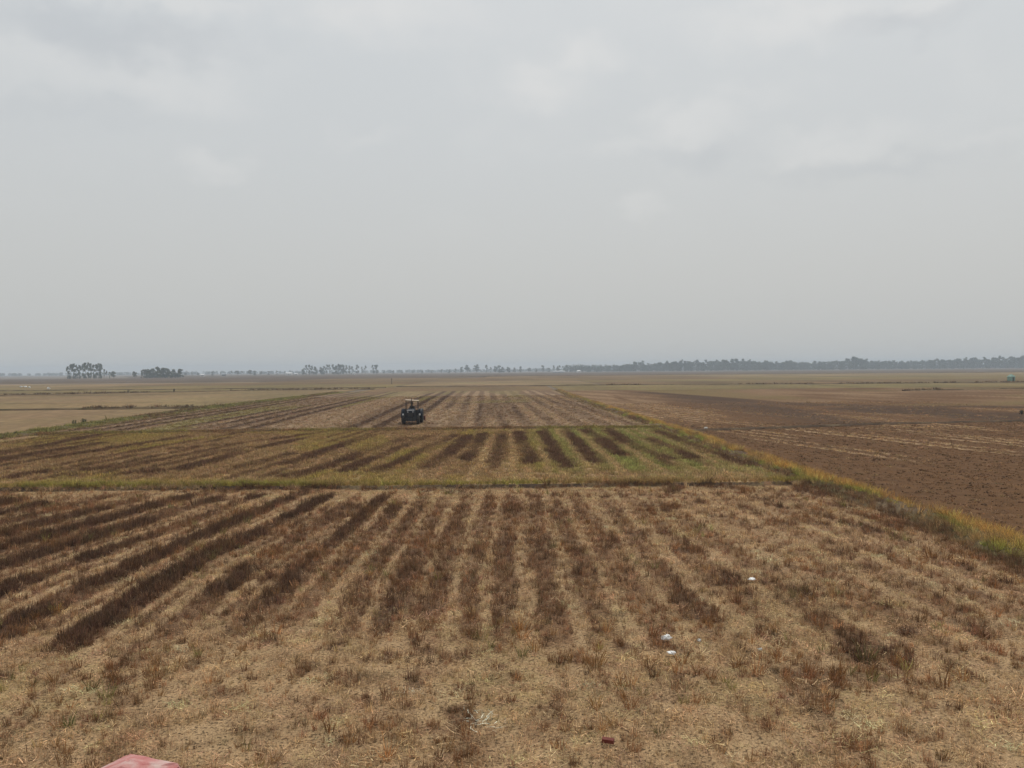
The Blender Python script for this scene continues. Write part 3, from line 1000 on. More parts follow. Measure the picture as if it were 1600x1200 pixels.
# near field: lying straw
n = 27000
X, Y = pts_in(n, -30, 13.0, 7.5, 36.6)
keep = (np.abs(X) < 0.72 * Y + 3.5)
X, Y = X[keep], Y[keep]
s, g, d = near_cover(X, Y)
keep = rng.random(len(X)) < 0.10 + 0.95 * s
X, Y, s, g, d = X[keep], Y[keep], s[keep], g[keep], d[keep]
tint = vary(mixc((0.315, 0.190, 0.098), (0.510, 0.345, 0.188), np.clip(s + rng.normal(0, .3, len(s)), 0, 1)), 0.30)
scatter('lying_straw', 'straw', np.stack([X, Y, near_h(X, Y) + 0.005], -1), 0.72 * np.exp(rng.normal(0, 0.25, len(s))), tint,
        'pale trampled straw lying over the nearest field', 'straw', 0.06)
# a few rusty and greenish weed tufts among the stubble
n = 3600
X, Y = pts_in(n, -22, 13, 8, 36)
w = fbm(X * 0.6 + 90, Y * 0.5 + 7, 3)
keep = (w > 0.60) & (np.abs(X) < 0.72 * Y + 3)
X, Y, w = X[keep], Y[keep], w[keep]
tint = vary(mixc((0.30, 0.150, 0.058), (0.25, 0.215, 0.075), (rng.random(len(X)) < 0.3).astype(float)), 0.25)
scatter('weed_tufts', 'grass', np.stack([X, Y, near_h(X, Y)], -1), 0.6 * np.exp(rng.normal(0, 0.25, len(X))), tint,
        'rusty and greenish weed tufts dotted through the near stubble', 'weeds')

# middle field
n = 60000
X, Y = pts_in(n, -38, 12.6, 37.6, 71.0)
keep = np.abs(X) < 0.68 * Y + 3
X, Y = X[keep], Y[keep]
s, g, d = mid_cover(X, Y)
keep = rng.random(len(X)) < 0.3 + 0.6 * np.maximum(g, np.maximum(d, s))
X, Y, s, g, d = X[keep], Y[keep], s[keep], g[keep], d[keep]
tint = mixc((0.26, 0.155, 0.075), (0.46, 0.315, 0.165), s)
d2 = np.clip(d * 1.15, 0, 1)[:, None]
tint = tint * (1 - d2) + np.array([0.145, 0.080, 0.045])[None, :] * d2
gg = np.clip(g * 1.05 + rng.normal(0, 0.15, len(g)), 0, 1) * (1 - d)
gcol = mixc((0.36, 0.275, 0.075), (0.292, 0.290, 0.092), ss(-1, 5, X))
tint = vary(tint * (1 - gg[:, None]) + gcol * gg[:, None], 0.2)
scatter('regrowth_stubble', 'coarse', np.stack([X, Y, mid_h(X, Y)], -1), (0.55 + 0.2 * d + 0.15 * g) * np.exp(rng.normal(0, 0.22, len(s))), tint,
        'brown stubble with yellow green regrowth in the second field', 'stubble')
# third field
n = 32000
X, Y = pts_in(n, -42, 12, 72.3, 165)
s, g, d = third_cover(X, Y)
keep = rng.random(len(X)) < 0.25 + 0.6 * np.maximum(g, np.maximum(s, d))
X, Y, s, g, d = X[keep], Y[keep], s[keep], g[keep], d[keep]
tint = mixc((0.22, 0.134, 0.072), (0.375, 0.255, 0.148), s)
tint = tint * (1 - d[:, None]) + np.array([0.125, 0.072, 0.043])[None, :] * d[:, None]
tint = vary(tint * (1 - g[:, None]) + np.array([0.28, 0.225, 0.080])[None, :] * g[:, None], 0.16)
scatter('harvested_stubble', 'coarse', np.stack([X, Y, third_h(X, Y)], -1), 0.6 * np.exp(rng.normal(0, 0.22, len(s))), tint,
        'short tan and brown stubble in the field around the tractor', 'stubble')
# ploughed field: clods and straw bits
n = 30000
X, Y = pts_in(n, 14.8, 62, 14, 78)
keep = (X < 0.68 * Y + 3)
X, Y = X[keep], Y[keep]
s, g, d = plough_cover(X, Y)
tint = vary(mixc((0.172, 0.088, 0.038), (0.090, 0.051, 0.028), d), 0.3)
scatter('earth_clods', 'clod', np.stack([X, Y, plough_h(X, Y)], -1), 0.42 * np.exp(rng.normal(0, 0.35, len(s))), tint,
        'brown earth clods turned up in the ploughed field', 'clods')
n = 60000
X, Y = pts_in(n, 15.2, 62, 20, 125)
keep = (X < 0.68 * Y + 3)
X, Y = X[keep], Y[keep]
s, g, d = plough_cover(X, Y)
keep = rng.random(len(X)) < s * 0.75
X, Y, s = X[keep], Y[keep], s[keep]
tint = vary(mixc((0.27, 0.165, 0.088), (0.47, 0.315, 0.165), s), 0.2)
scatter('ploughed_straw', 'coarse', np.stack([X, Y, plough_h(X, Y)], -1), np.stack([0.75 + 0 * s, 0.75 + 0 * s, 0.38 + 0 * s], -1) * np.exp(rng.normal(0, 0.25, len(s)))[:, None], tint,
        'pale straw streaks left in rows across the ploughed field', 'straw')


def bund_top(u, h):
    return h * np.interp(u, [-0.62, -0.5, -0.36, -0.18, 0.05, 0.25, 0.42, 0.54, 0.62], [-.3, -.02, .62, .95, 1, .85, .35, 0, -.3])


# grass on the long bund at the right: brown near flank with its shade put into the tint, green on top, straw-yellow on the far flank
n = 17000
Y = 8 + (206 - 8) * rng.random(n) ** 1.8
u = rng.uniform(-0.62, 0.62, n)
X = bund_x(Y) + u * 1.9 + 0.5 * (fbm(np.zeros(n) + 8, Y * 0.22, 3) - 0.5)
z = bund_top(u, 0.20) - 0.02
nb = fbm(X * 0.5, Y * 0.30, 3)
gap = fbm(X * 0.8 + 4, Y * 0.35 + 13, 3)
keep = rng.random(n) < ss(0.26, 0.46, gap) * (1 - 0.55 * ss(70, 150, Y)) + 0.12
X, Y, u, z, nb, gap = X[keep], Y[keep], u[keep], z[keep], nb[keep], gap[keep]
n = len(X)
pos = u + 0.9 * (nb - 0.5)
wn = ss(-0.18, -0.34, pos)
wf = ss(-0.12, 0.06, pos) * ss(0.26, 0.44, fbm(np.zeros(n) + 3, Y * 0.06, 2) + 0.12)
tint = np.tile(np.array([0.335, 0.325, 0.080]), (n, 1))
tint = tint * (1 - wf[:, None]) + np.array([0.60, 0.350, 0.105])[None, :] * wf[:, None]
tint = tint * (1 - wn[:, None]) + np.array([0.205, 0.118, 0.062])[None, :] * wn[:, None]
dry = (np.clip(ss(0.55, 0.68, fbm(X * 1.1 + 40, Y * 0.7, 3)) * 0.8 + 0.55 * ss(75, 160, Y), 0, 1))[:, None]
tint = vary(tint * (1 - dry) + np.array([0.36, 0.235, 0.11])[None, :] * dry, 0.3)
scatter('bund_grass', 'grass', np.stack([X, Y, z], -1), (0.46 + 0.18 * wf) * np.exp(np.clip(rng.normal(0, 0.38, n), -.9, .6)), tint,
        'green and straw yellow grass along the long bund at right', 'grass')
n = 1300
Y = 8 + 80 * rng.random(n) ** 1.4
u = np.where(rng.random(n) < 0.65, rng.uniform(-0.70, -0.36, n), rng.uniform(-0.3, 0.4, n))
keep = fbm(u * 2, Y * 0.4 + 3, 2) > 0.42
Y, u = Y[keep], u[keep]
tint = vary(mixc((0.175, 0.100, 0.054), (0.42, 0.25, 0.085), (u > -0.3).astype(float)), 0.3)  # brown stalks darker on the near flank, its shade put into the tint
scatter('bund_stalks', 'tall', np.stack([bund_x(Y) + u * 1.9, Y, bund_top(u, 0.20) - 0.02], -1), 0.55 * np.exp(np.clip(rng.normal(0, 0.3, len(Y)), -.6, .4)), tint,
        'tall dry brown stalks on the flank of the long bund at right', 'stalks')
# grass along the cross bund in front of the second field
n = 7500
X = rng.uniform(-30, 13.2, n)
yc = np.interp(X, [-34, -14.3, -5.6, 2.8, 13.2], [37.2, 37.2, 36.7, 36.95, 37.0])
v = rng.normal(0.35, 0.5, n)
keep = (v > -0.62) & (rng.random(n) < 0.30 + 0.8 * ss(0.42, 0.6, fbm(X * 0.45, v * 0.3 + 20, 3)))
X, yc, v = X[keep], yc[keep], v[keep]
Yp = yc + v
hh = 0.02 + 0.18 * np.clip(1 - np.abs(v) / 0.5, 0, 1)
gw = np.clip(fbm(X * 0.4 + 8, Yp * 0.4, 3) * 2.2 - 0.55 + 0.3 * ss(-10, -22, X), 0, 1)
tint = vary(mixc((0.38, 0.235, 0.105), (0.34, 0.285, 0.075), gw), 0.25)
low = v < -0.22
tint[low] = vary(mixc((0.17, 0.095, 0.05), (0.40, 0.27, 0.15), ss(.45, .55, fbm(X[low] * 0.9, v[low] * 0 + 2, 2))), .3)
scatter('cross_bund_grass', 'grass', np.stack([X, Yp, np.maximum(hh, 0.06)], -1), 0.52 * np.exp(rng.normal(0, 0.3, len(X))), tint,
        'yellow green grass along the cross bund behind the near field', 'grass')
n = 3600
X = rng.uniform(-40, 12.4, n)
yc = np.interp(X, [-42, -29.2, -13.2, -2.2, 12.6], [69.5, 71.0, 71.4, 72.0, 71.6])
v = rng.normal(0, 0.4, n)
tint = vary(mixc((0.265, 0.155, 0.075), (0.27, 0.215, 0.07), ss(0.4, 0.6, fbm(X * 0.3, v + 4, 3))), 0.22)
scatter('second_bund_grass', 'coarse', np.stack([X, yc + v, 0.07 + 0.14 * np.clip(1 - np.abs(v) / 0.6, 0, 1)], -1), 0.7 * np.exp(rng.normal(0, 0.25, n)), tint,
        'low brown grass along the bund in front of the tractor', 'grass')
n = 3200
Y = rng.uniform(45, 200, n)
xc = np.interp(Y, [40, 66, 85, 117, 150, 206], [-42.3, -41.5, -42.5, -44.0, -43, -42])
v = rng.normal(0, 0.8, n)
tint = vary(mixc((0.20, 0.125, 0.065), (0.24, 0.215, 0.072), ss(0.38, 0.55, fbm(Y * 0.08, v + 4, 3))), 0.25)
scatter('left_bund_grass', 'coarse', np.stack([xc + v, Y, 0.05 + 0.2 * np.clip(1 - np.abs(v) / 0.8, 0, 1)], -1), 0.95 * np.exp(rng.normal(0, 0.25, n)), tint,
        'olive grass along the bund at the left edge of the rows', 'grass')
# rough grass tufts on the far bunds
P = []
for fb in (far_bunds[0], far_bunds[1], far_bunds[3], far_bunds[4]):
    for a, b in zip(fb[:-1], fb[1:]):
        ln = math.dist(a, b)
        k = int(min(ln, 130) * 3)
        t = rng.random(k)
        P.append(np.stack([a[0] + (b[0] - a[0]) * t + rng.normal(0, .4, k), a[1] + (b[1] - a[1]) * t + rng.normal(0, .4, k), np.full(k, 0.12)], -1))
P = np.concatenate(P)
keep = fbm(P[:, 0] * 0.08, P[:, 1] * 0.02) > 0.46
P = P[keep]
scatter('far_bund_grass', 'coarse', P, 1.7 * np.exp(rng.normal(0, 0.3, len(P))), vary(np.tile(np.array([0.135, 0.088, 0.050]), (len(P), 1)), 0.25),
        'dark dry grass tufts along the thin far bunds', 'grass')

# ------------------------------------------------------------------ trees far off on the plain
def leaf_material(name, col):
    m = bpy.data.materials.new(name)
    nt, N, L, b = nodes(m)
    oi = N.new('ShaderNodeObjectInfo')
    geo = N.new('ShaderNodeNewGeometry')
    nz = N.new('ShaderNodeTexNoise')
    nz.inputs['Scale'].default_value = 0.8
    L.new(geo.outputs['Position'], nz.inputs['Vector'])
    ad = N.new('ShaderNodeMath')
    ad.operation = 'MULTIPLY_ADD'
    L.new(oi.outputs['Random'], ad.inputs[0])
    ad.inputs[1].default_value = 0.5
    L.new(nz.outputs['Fac'], ad.inputs[2])
    mx = N.new('ShaderNodeMix')
    mx.data_type = 'RGBA'
    L.new(ad.outputs[0], mx.inputs[0])
    mx.inputs[6].default_value = (*[c * 0.65 for c in col], 1)
    mx.inputs[7].default_value = (*[c * 1.35 for c in col], 1)
    L.new(mx.outputs[2], b.inputs['Base Color'])
    b.inputs['Roughness'].default_value = 0.7
    return m


M_LEAF = leaf_material('far_foliage', (0.085, 0.098, 0.052))
M_BARK = simple('bark', (0.13, 0.10, 0.08), 0.9, 0, 0.3, 4.0, 0.2)


def leaf_quads(clumps_, per, size, seed):
    r = np.random.default_rng(seed)
    vs, fs = [], []
    for c, rad in clumps_:
        k = max(4, int(per * (rad[0] * rad[2])))
        for i in range(k):
            d = r.normal(0, 1, 3)
            d /= np.linalg.norm(d)
            p = np.array(c) + d * np.array(rad) * r.uniform(.25, 1.0) ** 0.5
            a = r.normal(0, 1, 3)
            a /= np.linalg.norm(a)
            b = np.cross(a, r.normal(0, 1, 3))
            b /= np.linalg.norm(b)
            s1, s2 = size * r.uniform(.6, 1.4), size * r.uniform(.35, .8)
            i0 = len(vs)
            vs += [tuple(p - a * s1), tuple(p + b * s2), tuple(p + a * s1), tuple(p - b * s2)]
            fs.append((i0, i0 + 1, i0 + 2, i0 + 3))
    return vs, fs


def tree_meshes(kind, seed):
    """unit tree, 10 m tall; returns (trunk mesh, crown mesh)"""
    r = random.Random(seed)
    bm = bmesh.new()
    cl = []
    if kind == 'tall':                                            # slim trunk, crown in separate tufts
        lean = r.uniform(-.4, .4)
        tube(bm, [(0, 0, -.3), (lean * .3, 0, 3), (lean * .7, 0.1, 6), (lean, 0, 9)], .19, 6, .05)
        for i in range(7):
            z = r.uniform(5.0, 9.2)
            a = r.uniform(0, 6.28)
            q = (9.8 - z) * .25 + .35
            p = (lean * z / 9 + q * math.cos(a), q * math.sin(a), z + .3)
            tube(bm, [(lean * z / 9 * .9, 0, z - .8), p], .06, 4, .02)
            cl.append((p, (r.uniform(.6, 1.0), r.uniform(.6, 1.0), r.uniform(.6, 1.0))))
        cl.append(((lean, 0, 9.2), (.7, .7, .8)))
        for i in range(r.choice((0, 1, 3))):
            cl.append(((r.uniform(-.8, .8), r.uniform(-.8, .8), r.uniform(1.0, 3.6)), (.8, .8, 1.0)))
    elif kind == 'round':
        tube(bm, [(0, 0, -.3), (.1, 0, 1.5), (0, .1, 4.5)], .32, 6, .1)
        for i in range(11):
            a = r.uniform(0, 6.28)
            z = r.uniform(2.6, 8.6)
            q = 2.6 * math.sqrt(max(.05, 1 - ((z - 5.3) / 4.2) ** 2)) * r.uniform(.5, 1)
            p = (q * math.cos(a), q * math.sin(a), z)
            tube(bm, [(0, 0, min(z - .5, 3.4)), p], .09, 4, .03)
            cl.append((p, (r.uniform(1.0, 1.6), r.uniform(1.0, 1.6), r.uniform(.9, 1.4))))
    else:                                                         # broad, many-lobed wood tree with foliage to the ground
        tube(bm, [(0, 0, -.3), (r.uniform(-.3, .3), 0, 3), (r.uniform(-.5, .5), .1, 7.5)], .26, 6, .08)
        for i in range(12):
            a = r.uniform(0, 6.28)
            z = r.uniform(1.2, 9.0)
            q = r.uniform(.3, 1.0) * (2.3 if z < 6 else 1.5)
            p = (q * math.cos(a), q * math.sin(a), z)
            tube(bm, [(0, 0, min(z, 6) - .5), p], .07, 4, .02)
            cl.append((p, (r.uniform(.8, 1.4), r.uniform(.8, 1.4), r.uniform(.8, 1.4))))
    tm = bpy.data.meshes.new('trunk')
    bm.to_mesh(tm)
    bm.free()
    tm.materials.append(M_BARK)
    vs, fs = leaf_quads(cl, 46 if kind != 'round' else 40, .46, seed)
    cm = bpy.data.meshes.new('crown')
    cm.from_pydata(vs, [], fs)
    cm.materials.append(M_LEAF)
    return tm, cm


TREE_LIB = {k: [tree_meshes(k, 31 * i + len(k)) for i in range(6)] for k in ('tall', 'round', 'broad')}
rt = random.Random(8)


ORD = ('leftmost', 'second', 'third', 'fourth', 'fifth', 'sixth', 'seventh', 'eighth', 'ninth', 'tenth', 'eleventh', 'twelfth', 'thirteenth',
       'fourteenth', 'fifteenth', 'sixteenth', 'seventeenth', 'eighteenth', 'nineteenth', 'twentieth', 'twenty-first', 'twenty-second', 'twenty-third',
       'twenty-fourth', 'twenty-fifth', 'twenty-sixth', 'twenty-seventh', 'twenty-eighth', 'twenty-ninth')


def nth(label, i):
    return label + ', ' + (ORD[i] + (' of them' if i == 0 else ' from its left end'))


def tree(name, kind, x, y, h, wide, label, group):
    t = empty(name, (x, y, -0.1), rt.uniform(0, 6.28))
    tm, cm = rt.choice(TREE_LIB[kind])
    for nm, me in (('trunk', tm), ('crown', cm)):
        c = bpy.data.objects.new(nm, me)
        COL.objects.link(c)
        c.parent = t
    t.scale = (h / 10 * wide, h / 10 * wide, h / 10)
    return tag(t, label, 'tree', group)


# left grove of slim tall trees, 880 m away  (bearing X/Y, height)
for i, (px, h) in enumerate(((106, 13), (111, 15.5), (115, 16), (120, 15), (125, 14.5), (130, 16), (134, 16.5), (138, 17.5), (142, 16.5), (146, 15.5), (151, 15.5), (154, 16.5), (158, 16), (163, 10), (167, 8.5), (171, 7))):
    yy = 880 + rt.uniform(-25, 25)
    tree('slim_tree', 'tall', (px - 800) / 1300 * yy, yy, h, 0.78, nth('tall slim tree of the leftmost, tallest grove', i), 'trees of the leftmost grove')
for i, (px, h) in enumerate(((108, 7), (117, 6), (124, 7), (133, 6.5), (141, 7), (149, 6.5), (157, 7.5))):
    yy = 872 + rt.uniform(-15, 15)
    tree('undergrowth_tree', 'broad', (px - 800) / 1300 * yy, yy, h, 0.95, nth('low leafy tree under the leftmost grove', i), 'low trees of the leftmost grove')
tree('round_tree', 'round', (178 - 800) / 1300 * 880, 880, 8.8, 1.1, 'round bushy tree just right of the tallest left grove', None)
tree('round_tree', 'round', (211 - 800) / 1300 * 880, 880, 8.4, 1.0, 'lone round tree midway between the two left groves', None)
tree('slim_tree', 'tall', (221 - 800) / 1300 * 885, 885, 8.2, 1.0, 'thin small tree right beside the dense second grove', None)
for i, px in enumerate(range(226, 284, 4)):
    yy = 880 + rt.uniform(-30, 30)
    h = (9.5 + 2.6 * math.exp(-((px - 250) / 16) ** 2)) * rt.uniform(.93, 1.07)
    tree('grove_tree', 'broad', (px - 800) / 1300 * yy, yy, h, 1.25, nth('tree of the dense low second grove', i), 'trees of the dense second grove')
for i, (px, h) in enumerate(((290, 6), (300, 7), (310, 6), (332, 7), (345, 6), (362, 8), (371, 9), (378, 8), (392, 11), (398, 8), (408, 7), (420, 7), (433, 8), (445, 7))):
    yy = 1450 + rt.uniform(-60, 60)
    tree('horizon_tree', rt.choice(('broad', 'tall', 'round')), (px - 800) / 1300 * yy, yy, h, 1.4, nth('small far tree in the gap before the third grove', i), 'scattered trees left of centre')
for i, (px, h) in enumerate(((475, 14), (479, 17), (484, 17), (488, 16), (493, 16), (503, 16), (507, 15), (511, 17), (515, 17), (521, 17), (525, 18), (529, 18), (533, 17), (537, 17), (541, 16), (546, 15), (550, 14), (559, 17), (566, 13), (571, 15), (583, 15.5), (588, 16.5))):
    yy = 1400 + rt.uniform(-30, 30)
    tree('slim_tree', rt.choice(('tall', 'tall', 'broad')), (px - 800) / 1300 * yy, yy, h, 0.95, nth('slim tree of the hazy third grove', i), 'trees of the hazy third grove')
for i, (px, h) in enumerate(((600, 7), (615, 8), (628, 7), (645, 6), (660, 7), (675, 8), (690, 8), (702, 9), (712, 9), (721, 12), (731, 16), (744, 18), (760, 16), (767, 11), (775, 14), (780, 15), (785, 13), (795, 14), (804, 10), (813, 12), (827, 11), (838, 8), (849, 14), (858, 9), (866, 13), (873, 14), (880, 12), (886, 13), (893, 11))):
    yy = 1620 + rt.uniform(-50, 50)
    tree('horizon_tree', rt.choice(('tall', 'round', 'broad')) if h > 10 else 'broad', (px - 800) / 1300 * yy, yy, h, 1.1, nth('far tree of the loose row at the centre', i), 'loose row of trees at the centre')
prof_x = [898, 940, 975, 985, 1005, 1012, 1025, 1040, 1052, 1066, 1085, 1110, 1140, 1180, 1205, 1230, 1250, 1295, 1315, 1340, 1360, 1380, 1420, 1460, 1500, 1535, 1555, 1580, 1640]
prof_h = [9, 10, 12, 14, 19, 12, 16, 19, 15, 22, 18, 19, 20, 19, 15, 17, 14, 16, 17, 22, 18, 15, 15, 17, 18, 20, 20, 21, 20]
px = 899
while px < 1640:
    yy = 1620 + rt.uniform(-60, 60)
    h = float(np.interp(px, prof_x, prof_h)) * rt.uniform(.85, 1.22)
    tree('wood_tree', rt.choice(('broad', 'broad', 'tall')), (px - 800) / 1300 * yy, yy, h, rt.uniform(1.0, 1.35),
         'tree in the long dark wood along the horizon at right', 'trees of the long wood at right')
    px += rt.uniform(2.2, 4.0)
# the farthest woods: one low mass right along the horizon
cl = []
rr = np.random.default_rng(4)
for x in np.arange(-1850, 2050, 5.0):
    hh_ = 5 + 5 * float(fbm(np.array(x * 0.012), np.array(3.3))) + rr.uniform(-1.2, 2.0)
    yy = 2350 + rr.uniform(-60, 60)
    cl.append(((x, yy, hh_ * .5), (4.5, 4, hh_ * .52)))
for x in np.arange(110, 1150, 4.0):
    hh_ = 11 + 5 * float(fbm(np.array(x * 0.02), np.array(7.3))) + rr.uniform(-1.0, 2.0) + 3 * min(1, max(0, (x - 250) / 150))
    cl.append(((x, 1700 + rr.uniform(-20, 20), hh_ * .5), (4.5, 4, hh_ * .52)))
vs, fs = leaf_quads(cl, 2.8, 1.4, 77)
me = bpy.data.meshes.new('distant_woodland')
me.from_pydata(vs, [], fs)
tag(link('distant_woodland', me, M_LEAF), 'low grey green woodland along the whole horizon', 'woodland', None, 'stuff')

# ------------------------------------------------------------------ far houses and field hut
M_WHITE = simple('white_wall_paint', (0.72, 0.70, 0.66), 0.8, 0, 0.08, 1.0, 0)
M_TIN = simple('pale_tin_roof', (0.78, 0.77, 0.75), 0.5, 0.0, 0.06, 1.0, 0)
M_GREYROOF = simple('grey_roof', (0.33, 0.35, 0.37), 0.7, 0, 0.1, 1.0, 0)
M_DOOR = simple('dark_door', (0.07, 0.06, 0.05), 0.7, 0, 0.1, 2.0, 0)
M_GLASS = simple('dark_window', (0.04, 0.05, 0.06), 0.2, 0, 0.1, 2.0, 0)


def house(x, y, w, d, h, rise, roofm, wallm, label, rz=0.0):
    t = empty('farm_house', (x, y, -0.1), rz)
    bm = bmesh.new()
    box(bm, -w / 2, w / 2, -d / 2, d / 2, 0, h)
    from_bm('wall', bm, wallm, t)
    bm = bmesh.new()
    o = .4
    pr = [(-d / 2 - o, h - .05), (0, h + rise), (d / 2 + o, h - .05), (d / 2 + o, h + .10), (0, h + rise + .16), (-d / 2 - o, h + .10)]
    a = [bm.verts.new((-w / 2 - o, q[0], q[1])) for q in pr]
    b = [bm.verts.new((w / 2 + o, q[0], q[1])) for q in pr]
    for i in range(6):
        bm.faces.new((a[i], a[(i + 1) % 6], b[(i + 1) % 6], b[i]))
    bm.faces.new(a[::-1])
    bm.faces.new(b)
    from_bm('roof', bm, roofm, t)
    bm = bmesh.new()
    box(bm, -.5, .5, -d / 2 - .04, -d / 2 - .003, 0, 2.0)
    from_bm('door', bm, M_DOOR, t)
    for q in ((-w * .3, w * .3) if w > 4 else (w * .34,)):
        bm = bmesh.new()
        box(bm, q - .45, q + .45, -d / 2 - .04, -d / 2 - .003, .95, 1.95)
        from_bm('window', bm, M_GLASS, t)
    return tag(t, label, 'house')


house((317 - 800) / 1300 * 1150, 1150, 5.0, 4.5, 2.2, 1.0, M_TIN, M_WHITE, 'tiny white house on the horizon between the second and third groves')
house((350 - 800) / 1300 * 1250, 1250, 5.0, 4.5, 2.4, 1.0, M_GREYROOF, M_DOOR, 'tiny dark house right of the white one, left of third grove')
house((452 - 800) / 1300 * 1330, 1330, 9.0, 6.0, 2.8, 1.9, M_TIN, M_WHITE, 'white house just left of the hazy third grove')
house((463 - 800) / 1300 * 1290, 1290, 5.0, 4.0, 2.0, 0.8, M_TIN, M_WHITE, 'small low white shed touching the left end of the third grove')
house((553 - 800) / 1300 * 1300, 1300, 2.6, 3.0, 2.2, 0.9, M_TIN, M_WHITE, 'tiny white hut in front of the third grove')
house((873 - 800) / 1300 * 1400, 1400, 19.0, 8.0, 2.2, 0.7, M_TIN, M_GREYROOF, 'long low pale roofed shed right of centre on the horizon', 0.05)
house((904 - 800) / 1300 * 1380, 1380, 5.0, 4.5, 2.4, 1.3, M_TIN, M_WHITE, 'small white house just right of the long low shed', 0.4)

M_TARP = simple('pale_green_tarpaulin', (0.20, 0.32, 0.25), 0.6, 0, 0.15, 2.0, 0.1)
M_WOOD = simple('weathered_wood', (0.10, 0.075, 0.055), 0.9, 0, 0.3, 9.0, 0.2)
hut = empty('tarpaulin_hut', (170.3, 283.8, -0.08), 0.35)
bm = bmesh.new()
box(bm, -.9, .9, -.8, .8, 0.0, 1.55, .05)
from_bm('wall', bm, M_TARP, hut)
bm = bmesh.new()
ap = bm.verts.new((0.05, 0, 2.45))
ring = [bm.verts.new(q) for q in ((-1.05, -.95, 1.5), (1.05, -.95, 1.5), (1.05, .95, 1.5), (-1.05, .95, 1.5))]
for i in range(4):
    bm.faces.new((ring[i], ring[(i + 1) % 4], ap))
bm.faces.new(ring[::-1])
from_bm('roof', bm, M_TARP, hut)
bm = bmesh.new()
box(bm, -.3, .3, -.85, -.803, 0.02, 1.3)
from_bm('door', bm, M_DOOR, hut)
tag(hut, 'small pale green tarpaulin hut in the fields at far right', 'hut')


def post(x, y, h, label):
    bm = bmesh.new()
    tube(bm, [(0, 0, -.3), (.03, 0, h * .5), (.01, .02, h)], .12, 7, .08)
    tube(bm, [(-.28, 0, h * .78), (.3, .02, h * .80)], .06, 6)
    o = from_bm('wooden_post', bm, M_WOOD)
    o.location = (x, y, -.05)
    return tag(o, label, 'post')


post(-48.0, 331.9, 2.4, 'thin dark post standing in the far field left of centre')


def shrub(x, y, h, label, col, seed):
    t = empty('shrub', (x, y, 0.02))
    m = leaf_material('shrub_leaves', col)
    r = random.Random(seed)
    bm = bmesh.new()
    cl = []
    for i in range(6):
        a = r.uniform(0, 6.28)
        q = h * r.uniform(.12, .35)
        p = (q * math.cos(a), q * math.sin(a), h * r.uniform(.55, .9))
        tube(bm, [(0, 0, -.1), (p[0] * .5, p[1] * .5, p[2] * .6), p], h * .03, 4, h * .01)
        cl.append((p, (h * .2, h * .2, h * .22)))
        cl.append(((p[0] * .8, p[1] * .8, p[2] * .5), (h * .18, h * .18, h * .2)))
    from_bm('stem', bm, M_BARK, t)
    vs, fs = leaf_quads(cl, 40 / (h * h * .04) * .5, h * .08, seed)
    me = bpy.data.meshes.new('foliage')
    me.from_pydata(vs, [], fs)
    link('foliage', me, m, t)
    return tag(t, label, 'shrub')


shrub(-43.6, 84.5, 0.62, 'taller dark green shrub on the left bund, right of its pair', (0.05, 0.065, 0.02), 1)
shrub(-44.3, 84.0, 0.5, 'smaller dark green shrub on the left bund, left of its pair', (0.05, 0.065, 0.02), 2)
shrub(-41.5, 69.3, 0.42, 'low dark shrub at the left edge of the picture', (0.045, 0.055, 0.02), 3)
shrub(-90.5, 222.4, 0.95, 'lone dark shrub on the thin far bund at left', (0.05, 0.045, 0.03), 4)
shrub(-101.5, 220.0, 0.7, 'low dark bush on the far bund, left of the lone shrub', (0.06, 0.05, 0.03), 5)
shrub(53.6, 87.5, 0.5, 'dark clump of weeds in the dark ploughed strip at far right', (0.03, 0.028, 0.02), 6)

# ------------------------------------------------------------------ litter, brick, marker post
M_PLASTIC = simple('white_plastic', (0.82, 0.81, 0.78), 0.45, 0, 0.05, 30.0, 0.1)
M_PAPER = simple('greyish_plastic', (0.55, 0.53, 0.48), 0.6, 0, 0.1, 30.0, 0.1)


def litter(x, y, z, w, d, h, seed, label, mat=None, name='plastic_bag', cat='litter', group=None):
    """a crumpled scrap: creased, flattened, with torn edges"""
    bm = bmesh.new()
    bmesh.ops.create_icosphere(bm, subdivisions=2, radius=.5)
    r = random.Random(seed)
    ax = [Vector((r.gauss(0, 1), r.gauss(0, 1), r.gauss(0, 1))).normalized() for _ in range(7)]
    for v in bm.verts:
        k = 1 + sum(.13 * abs(math.sin(3.1 * v.co.normalized().dot(a) + i)) for i, a in enumerate(ax)) - .35
        c = v.co * k * r.uniform(.72, 1.25)
        zz = c.z + .35
        v.co = Vector((c.x * w, c.y * d, max(-.08, zz) * h))
    o = from_bm(name, bm, mat or M_PLASTIC)
    o.location = (x, y, z)
    o.rotation_euler = (0, 0, r.uniform(-.3, .3))
    return tag(o, label, cat, group)


def nz_(x, y):
    return float(near_h(np.array(x), np.array(y)))


